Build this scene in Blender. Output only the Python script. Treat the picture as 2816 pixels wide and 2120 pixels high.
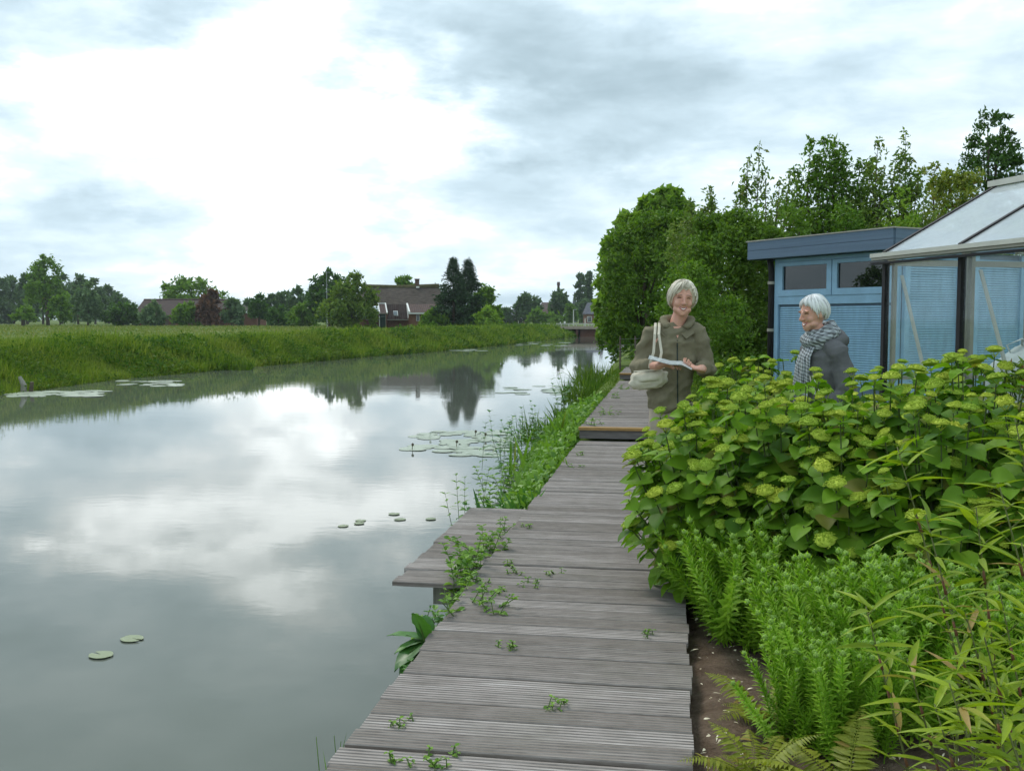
import bpy, bmesh, math, random
import numpy as np
from mathutils import Vector, Matrix, noise as mnoise

for o in list(bpy.data.objects):
    bpy.data.objects.remove(o)
SC = bpy.context.scene
COL = SC.collection
R = math.radians
rng = np.random.default_rng(7)
random.seed(7)

# ------------------------------------------------------------------ camera
CAM_Z = 2.05                      # eye height above the canal water (z = 0)
FPX = 2750.0                      # focal length in pixels of the 2816 px wide photograph
YAW, PITCH, ROWH = R(9.07), math.atan(182 / 2750), 878.0
cd = bpy.data.cameras.new('camera'); cam = bpy.data.objects.new('camera', cd); COL.objects.link(cam)
cam.location = (0, 0, CAM_Z); cam.rotation_euler = (R(90) - PITCH, 0, YAW)
cd.sensor_width = 36.0; cd.lens = 36.0 * FPX / 2816; cd.clip_start = 0.05; cd.clip_end = 6000
SC.camera = cam
SC.render.resolution_x, SC.render.resolution_y = 1024, 770
FW = Vector((-math.sin(YAW), math.cos(YAW), 0)); RT = Vector((math.cos(YAW), math.sin(YAW), 0))
_f = FW * math.cos(PITCH) - Vector((0, 0, 1)) * math.sin(PITCH)
_u = FW * math.sin(PITCH) + Vector((0, 0, 1)) * math.cos(PITCH)

def ray(u, v): return _f + RT * ((u - 1408) / FPX) + _u * ((1060 - v) / FPX)
def P(u, v, z):                   # survey: the point of height z seen at column u, row v
    d = ray(u, v); return Vector((0, 0, CAM_Z)) + d * ((z - CAM_Z) / d.z)
def W(u, D, z=0.0):               # survey: bearing of column u, D metres ahead, at height z
    p = FW * D + RT * (D * (u - 1408) / 2756); return Vector((p.x, p.y, z))
def zrow(v, D): return CAM_Z + (ROWH - v) / 2756 * D
def msize(px, D): return px * D / 2756

# ------------------------------------------------------------------ sky, sun, exposure
SUN_AZ, SUN_EL = R(-42), R(52)    # bearing left of the boardwalk direction, elevation
world = bpy.data.worlds.new('World'); SC.world = world; world.use_nodes = True
world.cycles.sampling_method = 'MANUAL'; world.cycles.sample_map_resolution = 512
def build_sky():
    nt = world.node_tree; nt.nodes.clear(); N = nt.nodes; L = nt.links
    def nd(t, **k):
        n = N.new(t)
        for a, b in k.items(): setattr(n, a, b)
        return n
    def math_(op, a, b=None, c=None):
        n = nd('ShaderNodeMath', operation=op)
        for i, x in enumerate((a, b, c)):
            if x is None: continue
            if isinstance(x, (int, float)): n.inputs[i].default_value = x
            else: L.new(x, n.inputs[i])
        return n.outputs[0]
    def vmath(op, a, b=None):
        n = nd('ShaderNodeVectorMath', operation=op)
        for i, x in enumerate((a, b)):
            if x is None: continue
            if isinstance(x, (tuple, list, Vector)): n.inputs[i].default_value = tuple(x)
            else: L.new(x, n.inputs[i])
        return n
    d = nd('ShaderNodeTexCoord').outputs['Generated']
    def noise(vec, scale, detail, rough, dist=0.0):
        n = nd('ShaderNodeTexNoise'); L.new(vec, n.inputs['Vector'])
        n.inputs['Scale'].default_value = scale; n.inputs['Detail'].default_value = detail
        n.inputs['Roughness'].default_value = rough; n.inputs['Distortion'].default_value = dist
        return n
    wn = noise(vmath('MULTIPLY', d, (1, 1, 2.2)).outputs[0], 5.0, 6, 0.6)
    wv = vmath('MULTIPLY', vmath('SUBTRACT', wn.outputs['Color'], (.5, .5, .5)).outputs[0], (.42, .42, .20)).outputs[0]
    dw = vmath('ADD', d, wv).outputs[0]
    sep = nd('ShaderNodeSeparateXYZ'); L.new(d, sep.inputs[0])
    zz = math_('ADD', math_('MAXIMUM', sep.outputs[2], 0.0), 0.10)
    cmb = nd('ShaderNodeCombineXYZ')
    L.new(math_('DIVIDE', sep.outputs[0], zz), cmb.inputs[0]); L.new(math_('DIVIDE', sep.outputs[1], zz), cmb.inputs[1])
    fbm = noise(cmb.outputs[0], 0.55, 9, 0.58, 0.3)
    fbm2 = noise(vmath('MULTIPLY', d, (1, 1, 3.6)).outputs[0], 4.2, 8, 0.55, 0.2)
    val = math_('ADD', math_('MULTIPLY_ADD', math_('SUBTRACT', fbm.outputs[0], 0.5), 0.50, SKY_BASE),
                math_('MULTIPLY', math_('SUBTRACT', fbm2.outputs[0], 0.5), 1.0))
    fbm3 = noise(vmath('MULTIPLY', d, (1, 1, 2.6)).outputs[0], 11.0, 7, 0.6, 0.4)
    val = math_('ADD', val, math_('MULTIPLY', math_('SUBTRACT', fbm3.outputs[0], 0.5), 0.42))
    # the big cloud banks and bright gaps of this sky: bearing (col), elevation (row), radius, vertical squash, brightness
    for (cu, cv, rad, sq, w) in SKY_BANKS:
        b = ray(cu, cv).normalized()
        n = vmath('MULTIPLY', vmath('SUBTRACT', dw, b).outputs[0], (1 / rad, 1 / rad, sq / rad)).outputs[0]
        ln = nd('ShaderNodeVectorMath', operation='LENGTH'); L.new(n, ln.inputs[0])
        mr = nd('ShaderNodeMapRange', interpolation_type='SMOOTHSTEP'); L.new(ln.outputs['Value'], mr.inputs[0])
        mr.inputs[1].default_value = 1.0; mr.inputs[2].default_value = 0.05; mr.inputs[3].default_value = 0.0; mr.inputs[4].default_value = w
        val = math_('ADD', val, mr.outputs[0])
    cr = nd('ShaderNodeValToRGB'); L.new(val, cr.inputs[0])
    el = cr.color_ramp.elements
    for i, (pos, c) in enumerate(SKY_RAMP):
        e = el[i] if i < 2 else el.new(pos)
        e.position = pos; e.color = (*c, 1)
    cl = vmath('SCALE', cr.outputs[0]); cl.inputs['Scale'].default_value = 10.0
    sky = nd('ShaderNodeTexSky', sky_type='NISHITA', sun_disc=False)
    sky.sun_elevation = SUN_EL; sky.sun_rotation = SUN_AZ
    gap = nd('ShaderNodeMapRange', interpolation_type='SMOOTHSTEP'); L.new(fbm.outputs[0], gap.inputs[0])
    gap.inputs[1].default_value = 0.66; gap.inputs[2].default_value = 0.80; gap.inputs[3].default_value = 1.0; gap.inputs[4].default_value = 0.35
    mx = nd('ShaderNodeMix', data_type='RGBA'); L.new(gap.outputs[0], mx.inputs[0])
    L.new(sky.outputs[0], mx.inputs[6]); L.new(cl.outputs[0], mx.inputs[7])
    bg = nd('ShaderNodeBackground'); bg.inputs[1].default_value = 0.1; L.new(mx.outputs[2], bg.inputs[0])
    out = nd('ShaderNodeOutputWorld'); L.new(bg.outputs[0], out.inputs[0])
SKY_BASE = 0.52
SKY_RAMP = [(0.0, (.315, .42, .48)), (0.25, (.40, .52, .59)), (0.48, (.54, .68, .765)), (0.68, (.75, .88, .95)), (0.84, (1.07, 1.15, 1.18)), (1.0, (1.75, 1.83, 1.84))]
SKY_BANKS = [
    (600, 340, .33, 2.0, .34), (330, 230, .22, 2.6, .16), (1080, 320, .18, 2.8, .22), (800, 120, .17, 2.0, .28), (480, 100, .12, 2.4, .14), (1050, 450, .2, 4.0, .16),
    (1400, 90, .28, 2.6, -.25), (1800, 240, .30, 3.0, -.18), (1520, 370, .22, 4.5, -.18), (200, 70, .19, 2.8, -.16), (1130, 190, .12, 3.2, -.12),
    (70, 430, .16, 2.2, .10), (350, 590, .34, 6.0, .05), (250, 520, .12, 4, .08), (900, 650, .22, 5.0, .28), (2080, 60, .20, 2.4, .18),
    (2600, 180, .34, 2.2, .08), (1400, 780, .6, 6.0, .14), (1700, 520, .26, 5.0, .04), (60, 250, .09, 2.2, .26), (60, 40, .1, 2.5, .12),
]
build_sky()
sl = bpy.data.lights.new('sun', 'SUN'); sl.energy = 1.5; sl.angle = R(16); sl.color = (1.0, .955, .88)
sun = bpy.data.objects.new('sun', sl); COL.objects.link(sun)
sdir = Vector((math.sin(SUN_AZ) * math.cos(SUN_EL), math.cos(SUN_AZ) * math.cos(SUN_EL), math.sin(SUN_EL)))
sun.rotation_euler = (-sdir).to_track_quat('-Z', 'Y').to_euler(); sun.location = sdir * 30
SC.view_settings.view_transform = 'Standard'; SC.view_settings.look = 'None'
SC.view_settings.exposure = 0.34; SC.view_settings.gamma = 1.0; SC.view_settings.use_curve_mapping = False
SC.render.engine = 'CYCLES'
cy = SC.cycles
cy.max_bounces = 7; cy.diffuse_bounces = 4; cy.glossy_bounces = 3; cy.transmission_bounces = 4; cy.transparent_max_bounces = 10
cy.caustics_reflective = False; cy.caustics_refractive = False; cy.use_denoising = True
cy.use_adaptive_sampling = True; cy.adaptive_threshold = 0.02

# ------------------------------------------------------------------ helpers: meshes and objects
class MB:
    """collects vertices and faces; build() links them as one mesh object"""
    def __init__(s): s.V = []; s.F = []; s.n = 0
    def add(s, V, F, m=0):
        V = np.asarray(V, float).reshape(-1, 3)
        if isinstance(F, np.ndarray): Fs = [F]
        else:
            by = {}
            for f in F: by.setdefault(len(f), []).append(f)
            Fs = [np.array(x, int) for x in by.values()]
        for f in Fs: s.F.append((f + s.n, m))
        s.V.append(V); s.n += len(V); return s
    def box(s, c, d, rot=None, m=0):
        x, y, z = np.array(d) / 2
        V = np.array([(-x, -y, -z), (x, -y, -z), (x, y, -z), (-x, y, -z), (-x, -y, z), (x, -y, z), (x, y, z), (-x, y, z)])
        if rot is not None: V = V @ np.array(rot.to_3x3()).T
        return s.add(V + np.array(c), [(0, 3, 2, 1), (4, 5, 6, 7), (0, 1, 5, 4), (1, 2, 6, 5), (2, 3, 7, 6), (3, 0, 4, 7)], m)
    def bar(s, a, b, w, h, m=0):
        a, b = Vector(a), Vector(b); d = b - a
        q = d.to_track_quat('Y', 'Z').to_matrix()
        return s.box((a + b) / 2, (w, d.length, h), q, m)
    def tube(s, pts, rad, k=8, cap=True, m=0, flat=None):
        pts = [Vector(p) for p in pts]; n = len(pts)
        if isinstance(rad, (int, float)): rad = [rad] * n
        V = []; ref = None
        for i, p in enumerate(pts):
            t = (pts[min(i + 1, n - 1)] - pts[max(i - 1, 0)])
            if t.length < 1e-9: t = Vector((0, 0, 1))
            t.normalize()
            if ref is None: ref = t.orthogonal().normalized() if flat is None else (Vector(flat) - t * Vector(flat).dot(t)).normalized()
            else:
                ref = ref - t * ref.dot(t)
                ref = ref.normalized() if ref.length > 1e-6 else t.orthogonal().normalized()
            b = t.cross(ref); r = rad[i]; ra, rb = r if isinstance(r, (tuple, list)) else (r, r)
            for j in range(k):
                a = 2 * math.pi * j / k; V.append(p + ref * (ra * math.cos(a)) + b * (rb * math.sin(a)))
        F = []
        for i in range(n - 1):
            for j in range(k):
                j2 = (j + 1) % k; F.append((i * k + j, i * k + j2, (i + 1) * k + j2, (i + 1) * k + j))
        if cap:
            F.append(tuple(range(k - 1, -1, -1))); F.append(tuple((n - 1) * k + j for j in range(k)))
        return s.add([tuple(v) for v in V], F, m)
    def capsule(s, pts, rad, k=14, flat=None):
        """tube with rounded ends (closed), for fusing bodies"""
        pts = [Vector(p) for p in pts]
        rr = [r if isinstance(r, (tuple, list)) else (r, r) for r in rad]
        a = (pts[0] - pts[1]).normalized(); b = (pts[-1] - pts[-2]).normalized()
        P2 = []; R2 = []
        for q in (1.0, .92, .7, .38):
            sc = math.sqrt(max(0.0004, 1 - q * q)); P2.append(pts[0] + a * (min(rr[0]) * q)); R2.append((rr[0][0] * sc, rr[0][1] * sc))
        P2 += pts; R2 += rr
        for q in (.38, .7, .92, 1.0):
            sc = math.sqrt(max(0.0004, 1 - q * q)); P2.append(pts[-1] + b * (min(rr[-1]) * q)); R2.append((rr[-1][0] * sc, rr[-1][1] * sc))
        return s.tube(P2, R2, k, flat=flat)
    def ell(s, c, r, nu=20, nv=12, rot=None, fn=None, m=0):
        V = []; 
        for i in range(nv + 1):
            t = math.pi * i / nv
            for j in range(nu):
                a = 2 * math.pi * j / nu
                p = Vector((math.sin(t) * math.cos(a), math.sin(t) * math.sin(a), math.cos(t)))
                q = Vector((p.x * r[0], p.y * r[1], p.z * r[2]))
                if fn: q = fn(p, q)
                if rot is not None: q = rot @ q
                V.append(tuple(q + Vector(c)))
        F = []
        for i in range(nv):
            for j in range(nu):
                j2 = (j + 1) % nu; F.append((i * nu + j, (i + 1) * nu + j, (i + 1) * nu + j2, i * nu + j2))
        return s.add(V, F, m)
    def mesh(s, name, mats=(), smooth=False):
        me = bpy.data.meshes.new(name)
        V = np.concatenate(s.V) if s.V else np.zeros((0, 3))
        tot = sum(len(f) for f, _ in s.F); loops = np.concatenate([f.ravel() for f, _ in s.F]) if s.F else np.zeros(0, int)
        lt = np.concatenate([np.full(len(f), f.shape[1]) for f, _ in s.F]) if s.F else np.zeros(0, int)
        mi = np.concatenate([np.full(len(f), m) for f, m in s.F]) if s.F else np.zeros(0, int)
        ls = np.concatenate([[0], np.cumsum(lt)[:-1]]) if tot else np.zeros(0, int)
        me.vertices.add(len(V)); me.vertices.foreach_set('co', V.ravel().astype(np.float32))
        me.loops.add(len(loops)); me.loops.foreach_set('vertex_index', loops.astype(np.int32))
        me.polygons.add(tot); me.polygons.foreach_set('loop_start', ls.astype(np.int32)); me.polygons.foreach_set('loop_total', lt.astype(np.int32))
        me.polygons.foreach_set('material_index', mi.astype(np.int32))
        me.update(calc_edges=True); me.validate()
        me.polygons.foreach_set('use_smooth', np.full(len(me.polygons), bool(smooth)))
        for x in (mats if isinstance(mats, (list, tuple)) else [mats]): me.materials.append(x)
        return me
    def build(s, name, mats, parent=None, smooth=False, **k):
        return link(name, s.mesh(name, mats, smooth), parent, **k)

def link(name, me, parent=None, label=None, cat=None, group=None, kind=None, loc=None, rot=None, scale=None):
    o = bpy.data.objects.new(name, me); COL.objects.link(o)
    if parent is not None: o.parent = parent
    if label: o['label'] = label
    if cat: o['category'] = cat
    if group: o['group'] = group
    if kind: o['kind'] = kind
    if loc is not None: o.location = loc
    if rot is not None: o.rotation_euler = rot
    if scale is not None: o.scale = scale if isinstance(scale, (tuple, list, Vector)) else (scale,) * 3
    return o
def thing(name, label, cat, loc=(0, 0, 0), rz=0.0, group=None):
    return link(name, None, None, label, cat, group, None, loc, (0, 0, rz))

def unit(a): return a / np.maximum(np.linalg.norm(a, axis=-1, keepdims=True), 1e-9)
# leaf templates: x across (half width 1), y along (0..1), z normal
T_DIA = (np.array([(0, 0, 0), (1, .42, .12), (0, 1, -.10), (-1, .42, .12)]), np.array([(0, 1, 2), (0, 2, 3)]))
T_OV = (np.array([(0, 0, 0), (.72, .16, .05), (1, .40, .10), (.62, .74, .06), (0, 1, -.16), (-.62, .74, .06), (-1, .40, .10), (-.72, .16, .05), (0, .42, -.04)]),
        np.array([(8, i, (i + 1) % 8) for i in range(8)]))
T_BL = (np.array([(-1, 0, 0), (1, 0, 0), (.8, .5, .05), (-.8, .5, .05), (0, 1, .0)]), np.array([(0, 1, 2), (0, 2, 3), (3, 2, 4)]))
T_LAN = (np.array([(0, 0, 0), (.8, .18, .03), (1, .42, .02), (.55, .74, -.05), (0, 1, -.16), (-.55, .74, -.05), (-1, .42, .02), (-.8, .18, .03)]),
         np.array([(0, 1, 7), (7, 1, 2), (7, 2, 6), (6, 2, 3), (6, 3, 5), (5, 3, 4)]))
def leaves(mb, pos, axis, nrm, L, Wd, T=T_DIA, m=0, bend=0.0):
    """one leaf per row: pos base point, axis direction, nrm face normal, L length, Wd half width"""
    pos = np.asarray(pos, float); n = len(pos)
    if n == 0: return mb
    a = unit(np.asarray(axis, float)); nn = np.asarray(nrm, float); nn = unit(nn - a * (nn * a).sum(1, keepdims=True)); sd = np.cross(a, nn)
    L = np.broadcast_to(np.asarray(L, float), (n,)); Wd = np.broadcast_to(np.asarray(Wd, float), (n,))
    tv, tf = T; k = len(tv)
    V = pos[:, None, :] + sd[:, None, :] * (tv[None, :, 0:1] * Wd[:, None, None]) + a[:, None, :] * (tv[None, :, 1:2] * L[:, None, None]) \
        + nn[:, None, :] * (tv[None, :, 2:3] * L[:, None, None])
    if np.any(bend): 
        V[:, :, 2] -= (tv[None, :, 1] ** 2) * (L * bend)[:, None]
    F = (tf[None] + (np.arange(n) * k)[:, None, None]).reshape(-1, tf.shape[1])
    return mb.add(V.reshape(-1, 3), F, m)

# ------------------------------------------------------------------ helpers: materials
def newmat(name):
    m = bpy.data.materials.new(name); m.use_nodes = True; nt = m.node_tree; nt.nodes.clear(); return m, nt
class NT:
    def __init__(s, nt): s.t = nt
    def n(s, typ, **k):
        x = s.t.nodes.new(typ)
        for a, b in k.items(): setattr(x, a, b)
        return x
    def l(s, a, b): s.t.links.new(a, b)
    def setin(s, node, **k):
        for a, b in k.items():
            i = node.inputs[a.replace('_', ' ')]
            if hasattr(b, 'links') or hasattr(b, 'is_linked'): s.l(b, i)
            else: i.default_value = b
        return node
    def coord(s, kind='Object'): return s.n('ShaderNodeTexCoord').outputs[kind]
    def pos(s): return s.n('ShaderNodeNewGeometry').outputs['Position']
    def mapping(s, vec, scale=(1, 1, 1), loc=(0, 0, 0), rot=(0, 0, 0)):
        x = s.n('ShaderNodeMapping'); s.l(vec, x.inputs[0]); x.inputs['Scale'].default_value = scale; x.inputs['Location'].default_value = loc; x.inputs['Rotation'].default_value = rot
        return x.outputs[0]
    def noise(s, vec, scale, detail=4, rough=.55, dist=0):
        x = s.n('ShaderNodeTexNoise'); s.l(vec, x.inputs['Vector']); x.inputs['Scale'].default_value = scale
        x.inputs['Detail'].default_value = detail; x.inputs['Roughness'].default_value = rough; x.inputs['Distortion'].default_value = dist
        return x.outputs[0]
    def ramp(s, fac, stops, interp='LINEAR'):
        x = s.n('ShaderNodeValToRGB'); s.l(fac, x.inputs[0]); cr = x.color_ramp; cr.interpolation = interp
        for i, (p, c) in enumerate(stops):
            e = cr.elements[i] if i < 2 else cr.elements.new(p)
            e.position = p; e.color = (*c, 1) if len(c) == 3 else c
        return x.outputs[0]
    def math(s, op, a, b=0.5, c=None):
        x = s.n('ShaderNodeMath', operation=op)
        for i, v in enumerate((a, b, c)):
            if v is None: continue
            if isinstance(v, (int, float)): x.inputs[i].default_value = v
            else: s.l(v, x.inputs[i])
        return x.outputs[0]
    def mix(s, fac, a, b, mode='MIX'):
        x = s.n('ShaderNodeMix', data_type='RGBA', blend_type=mode)
        for i, v in ((0, fac), (6, a), (7, b)):
            if isinstance(v, (int, float)): x.inputs[i].default_value = v
            elif isinstance(v, (tuple, list)): x.inputs[i].default_value = (*v, 1)
            else: s.l(v, x.inputs[i])
        return x.outputs[2]
    def bump(s, h, strength=.5, dist=.01):
        x = s.n('ShaderNodeBump'); s.l(h, x.inputs['Height']); x.inputs['Strength'].default_value = strength; x.inputs['Distance'].default_value = dist
        return x.outputs[0]
    def bsdf(s, col, rough=.6, spec=.3, normal=None, metal=0.0):
        x = s.n('ShaderNodeBsdfPrincipled')
        if isinstance(col, (tuple, list)): x.inputs['Base Color'].default_value = (*col, 1)
        else: s.l(col, x.inputs['Base Color'])
        if isinstance(rough, (int, float)): x.inputs['Roughness'].default_value = rough
        else: s.l(rough, x.inputs['Roughness'])
        x.inputs['Specular IOR Level'].default_value = spec; x.inputs['Metallic'].default_value = metal
        if normal is not None: s.l(normal, x.inputs['Normal'])
        return x
    def out(s, sh, disp=None):
        o = s.n('ShaderNodeOutputMaterial'); s.l(sh, o.inputs[0])

def leafmat(name, dark, light, third=None, trans=.28, rough=.5, spec=.25, patch=0.0, patch_scale=.6):
    """foliage: each leaf its own tint between dark and light, some light passing through"""
    m, nt = newmat(name); T = NT(nt)
    geo = T.n('ShaderNodeNewGeometry'); oi = T.n('ShaderNodeObjectInfo')
    f = T.math('FRACT', T.math('ADD', geo.outputs['Random Per Island'], oi.outputs['Random']), 0)
    dark, light = tuple(x * 1.75 for x in dark), tuple(x * 1.7 for x in light)
    stops = [(0.0, dark), (0.72, light)]
    if third: stops += [(0.93, light), (0.97, third)]
    c = T.ramp(f, stops)
    if patch:
        nz = T.noise(T.pos(), patch_scale, 4, .6)
        c = T.mix(T.math('MULTIPLY', T.ramp(nz, [(0.35, (0, 0, 0)), (0.7, (1, 1, 1))]), patch), c, third or light)
    fine = T.noise(T.coord('Object'), 60, 2, .5)
    c = T.mix(.25, c, T.ramp(fine, [(0.3, (.35, .35, .35)), (0.7, (1.2, 1.2, 1.2))]), 'MULTIPLY')
    b = T.bsdf(c, rough, spec)
    tr = T.n('ShaderNodeBsdfTranslucent'); T.l(T.mix(1.0, c, (1.25, 1.35, .55), 'MULTIPLY'), tr.inputs[0])
    mx = T.n('ShaderNodeMixShader'); mx.inputs[0].default_value = trans; T.l(b.outputs[0], mx.inputs[1]); T.l(tr.outputs[0], mx.inputs[2])
    T.out(mx.outputs[0]); return m
def plainmat(name, col, rough=.6, spec=.3, var=.25, scale=8, bump=0.0, bscale=40, stretch=(1, 1, 1), metal=0.0):
    m, nt = newmat(name); T = NT(nt); co = T.mapping(T.coord(), stretch)
    nz = T.noise(co, scale, 5, .6)
    lo = tuple(c * (1 - var) for c in col); hi = tuple(c * (1 + var) for c in col)
    c = T.ramp(nz, [(0.25, lo), (0.75, hi)])
    nm = T.bump(T.noise(co, bscale, 4, .6), bump, .01) if bump else None
    T.out(T.bsdf(c, rough, spec, nm, metal).outputs[0]); return m
M = {}
# ------------------------------------------------------------------ materials
def mat_water():
    m, nt = newmat('canal_water'); T = NT(nt); p = T.pos()
    n1 = T.noise(T.mapping(p, (1.0, 1.6, 1)), 3.2, 5, .55, .4)
    n2 = T.noise(T.mapping(p, (.55, 1.2, 1)), 0.9, 3, .5)
    patch = T.ramp(T.noise(T.mapping(p, (.5, 1, 1)), .13, 4, .55), [(0.38, (.06, .06, .06)), (0.62, (1, 1, 1))])
    h = T.math('ADD', T.math('MULTIPLY', T.math('MULTIPLY', n1, patch), .0026), T.math('MULTIPLY', n2, .0016))
    bp = T.n('ShaderNodeBump'); T.l(h, bp.inputs['Height']); bp.inputs['Strength'].default_value = 1.0; bp.inputs['Distance'].default_value = .55
    c = T.ramp(T.noise(p, .5, 4, .6), [(0.3, (.108, .120, .098)), (0.7, (.138, .150, .124))])
    b = T.bsdf(c, .02, .5, bp.outputs[0]); b.inputs['IOR'].default_value = 1.33
    T.out(b.outputs[0]); return m
def mat_plank():
    m, nt = newmat('weathered_hardwood'); T = NT(nt); oi = T.n('ShaderNodeObjectInfo')
    co = T.coord('Object')
    va = T.n('ShaderNodeVectorMath', operation='ADD'); T.l(co, va.inputs[0])
    cm = T.n('ShaderNodeCombineXYZ'); T.l(T.math('MULTIPLY', oi.outputs['Random'], 37.0), cm.inputs[0]); T.l(T.math('MULTIPLY', oi.outputs['Random'], 91.0), cm.inputs[1])
    T.l(cm.outputs[0], va.inputs[1]); co = va.outputs[0]
    grain = T.noise(T.mapping(co, (1.6, 55, 20)), 2.2, 6, .65, .3)
    blot = T.noise(T.mapping(co, (1.3, 5, 5)), 1.6, 5, .62)
    c = T.ramp(grain, [(0.25, (.140, .114, .098)), (0.5, (.300, .264, .242)), (0.75, (.52, .486, .464))])
    tone = T.ramp(T.math('FRACT', T.math('MULTIPLY', oi.outputs['Random'], 7.13), 0), [(0.0, (.58, .54, .50)), (0.5, (.95, .94, .94)), (1.0, (1.25, 1.25, 1.27))])
    c = T.mix(1.0, c, tone, 'MULTIPLY')
    c = T.mix(T.math('MULTIPLY', T.ramp(blot, [(0.45, (0, 0, 0)), (0.72, (1, 1, 1))]), .72), c, (.125, .106, .086))
    wp = T.pos(); alg = T.noise(T.mapping(wp, (1, .8, 1)), 1.4, 5, .65)
    c = T.mix(T.math('MULTIPLY', T.ramp(alg, [(0.5, (0, 0, 0)), (0.75, (1, 1, 1))]), .30), c, (.125, .130, .075))
    T.out(T.bsdf(c, .82, .18, T.bump(grain, .55, .004)).outputs[0]); return m
def mat_ground():
    m, nt = newmat('meadow_ground'); T = NT(nt); p = T.pos()
    a = T.noise(T.mapping(p, (1, .35, 1)), .12, 6, .6); b = T.noise(p, 6, 5, .65)
    c = T.ramp(a, [(0.3, (.075, .130, .022)), (0.55, (.125, .175, .034)), (0.75, (.20, .21, .065))])
    c = T.mix(.55, c, T.ramp(b, [(0.3, (.45, .45, .4)), (0.7, (1.2, 1.2, 1.1))]), 'MULTIPLY')
    T.out(T.bsdf(c, .9, .1, T.bump(b, .7, .05)).outputs[0]); return m
def mat_soil():
    m, nt = newmat('garden_soil'); T = NT(nt); p = T.pos()
    a = T.noise(p, 9, 6, .7); b = T.noise(p, 70, 5, .7)
    c = T.ramp(a, [(0.3, (.105, .072, .050)), (0.6, (.185, .135, .100)), (0.8, (.26, .20, .155))])
    c = T.mix(.5, c, T.ramp(b, [(0.3, (.5, .5, .5)), (0.7, (1.3, 1.3, 1.3))]), 'MULTIPLY')
    h = T.math('ADD', a, T.math('MULTIPLY', b, .35))
    T.out(T.bsdf(c, .95, .08, T.bump(h, .9, .03)).outputs[0]); return m
def mat_grass(name, cols, tan=.4, scale=.35):
    m, nt = newmat(name); T = NT(nt); p = T.pos(); geo = T.n('ShaderNodeNewGeometry')
    f = geo.outputs['Random Per Island']
    c = T.ramp(f, [(0, cols[0]), (.6, cols[1]), (1, cols[2])])
    nz = T.noise(T.mapping(p, (1, 1, .3)), scale, 5, .65)
    c = T.mix(T.math('MULTIPLY', T.ramp(nz, [(0.42, (0, 0, 0)), (0.68, (1, 1, 1))]), tan), c, cols[3])
    b = T.bsdf(c, .6, .15); tr = T.n('ShaderNodeBsdfTranslucent'); T.l(T.mix(1.0, c, (1.2, 1.3, .6), 'MULTIPLY'), tr.inputs[0])
    mx = T.n('ShaderNodeMixShader'); mx.inputs[0].default_value = .3; T.l(b.outputs[0], mx.inputs[1]); T.l(tr.outputs[0], mx.inputs[2])
    T.out(mx.outputs[0]); return m
def mat_glass(name, tint=(.93, .97, .96), haze=.0, hz_col=(.8, .85, .85), refl=1.0, dirt=.0):
    """flat pane: clear, mirror-like by angle, with a film of dirt or condensation"""
    m, nt = newmat(name); T = NT(nt)
    tr = T.n('ShaderNodeBsdfTransparent'); tr.inputs[0].default_value = (*tint, 1)
    gl = T.n('ShaderNodeBsdfGlossy'); gl.inputs['Roughness'].default_value = .015; gl.inputs[0].default_value = (.95, .97, 1, 1)
    lw = T.n('ShaderNodeLayerWeight'); lw.inputs[0].default_value = .5
    fr = T.math('MULTIPLY_ADD', T.math('POWER', lw.outputs['Facing'], 5.0), .8, .045)
    mx = T.n('ShaderNodeMixShader'); T.l(T.math('MULTIPLY', fr, refl), mx.inputs[0]); T.l(tr.outputs[0], mx.inputs[1]); T.l(gl.outputs[0], mx.inputs[2])
    sh = mx.outputs[0]
    if haze or dirt:
        df = T.n('ShaderNodeBsdfDiffuse'); df.inputs[0].default_value = (*hz_col, 1)
        tl = T.n('ShaderNodeBsdfTranslucent'); tl.inputs[0].default_value = (*hz_col, 1)
        ad = T.n('ShaderNodeMixShader'); ad.inputs[0].default_value = .5; T.l(df.outputs[0], ad.inputs[1]); T.l(tl.outputs[0], ad.inputs[2])
        nz = T.ramp(T.noise(T.mapping(T.coord(), (1, 1, 2)), 2.2, 6, .65), [(0.35, (0, 0, 0)), (0.75, (1, 1, 1))])
        m2 = T.n('ShaderNodeMixShader'); T.l(T.math('MULTIPLY_ADD', nz, dirt, haze), m2.inputs[0]); T.l(sh, m2.inputs[1]); T.l(ad.outputs[0], m2.inputs[2]); sh = m2.outputs[0]
    T.out(sh); return m
def mat_brick(name, c1, c2, mortar, scale=1.0):
    m, nt = newmat(name); T = NT(nt); br = T.n('ShaderNodeTexBrick'); T.l(T.mapping(T.coord(), (scale,) * 3, rot=(R(90), 0, 0)), br.inputs['Vector'])
    br.inputs['Color1'].default_value = (*c1, 1); br.inputs['Color2'].default_value = (*c2, 1); br.inputs['Mortar'].default_value = (*mortar, 1)
    br.inputs['Scale'].default_value = 4.5; br.inputs['Mortar Size'].default_value = .012
    T.out(T.bsdf(br.outputs[0], .85, .15).outputs[0]); return m
def mat_rooftile(name, c1, c2):
    m, nt = newmat(name); T = NT(nt); co = T.coord()
    w = T.n('ShaderNodeTexWave', bands_direction='X'); T.l(co, w.inputs[0]); w.inputs['Scale'].default_value = 1.6; w.inputs['Distortion'].default_value = .6
    nz = T.noise(co, 1.6, 6, .7); c = T.ramp(nz, [(0.3, c1), (0.7, c2)])
    c = T.mix(.35, c, T.ramp(w.outputs[0], [(0, (.5, .5, .5)), (1, (1.1, 1.1, 1.1))]), 'MULTIPLY')
    T.out(T.bsdf(c, .85, .15, T.bump(w.outputs[0], .6, .05)).outputs[0]); return m

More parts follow.
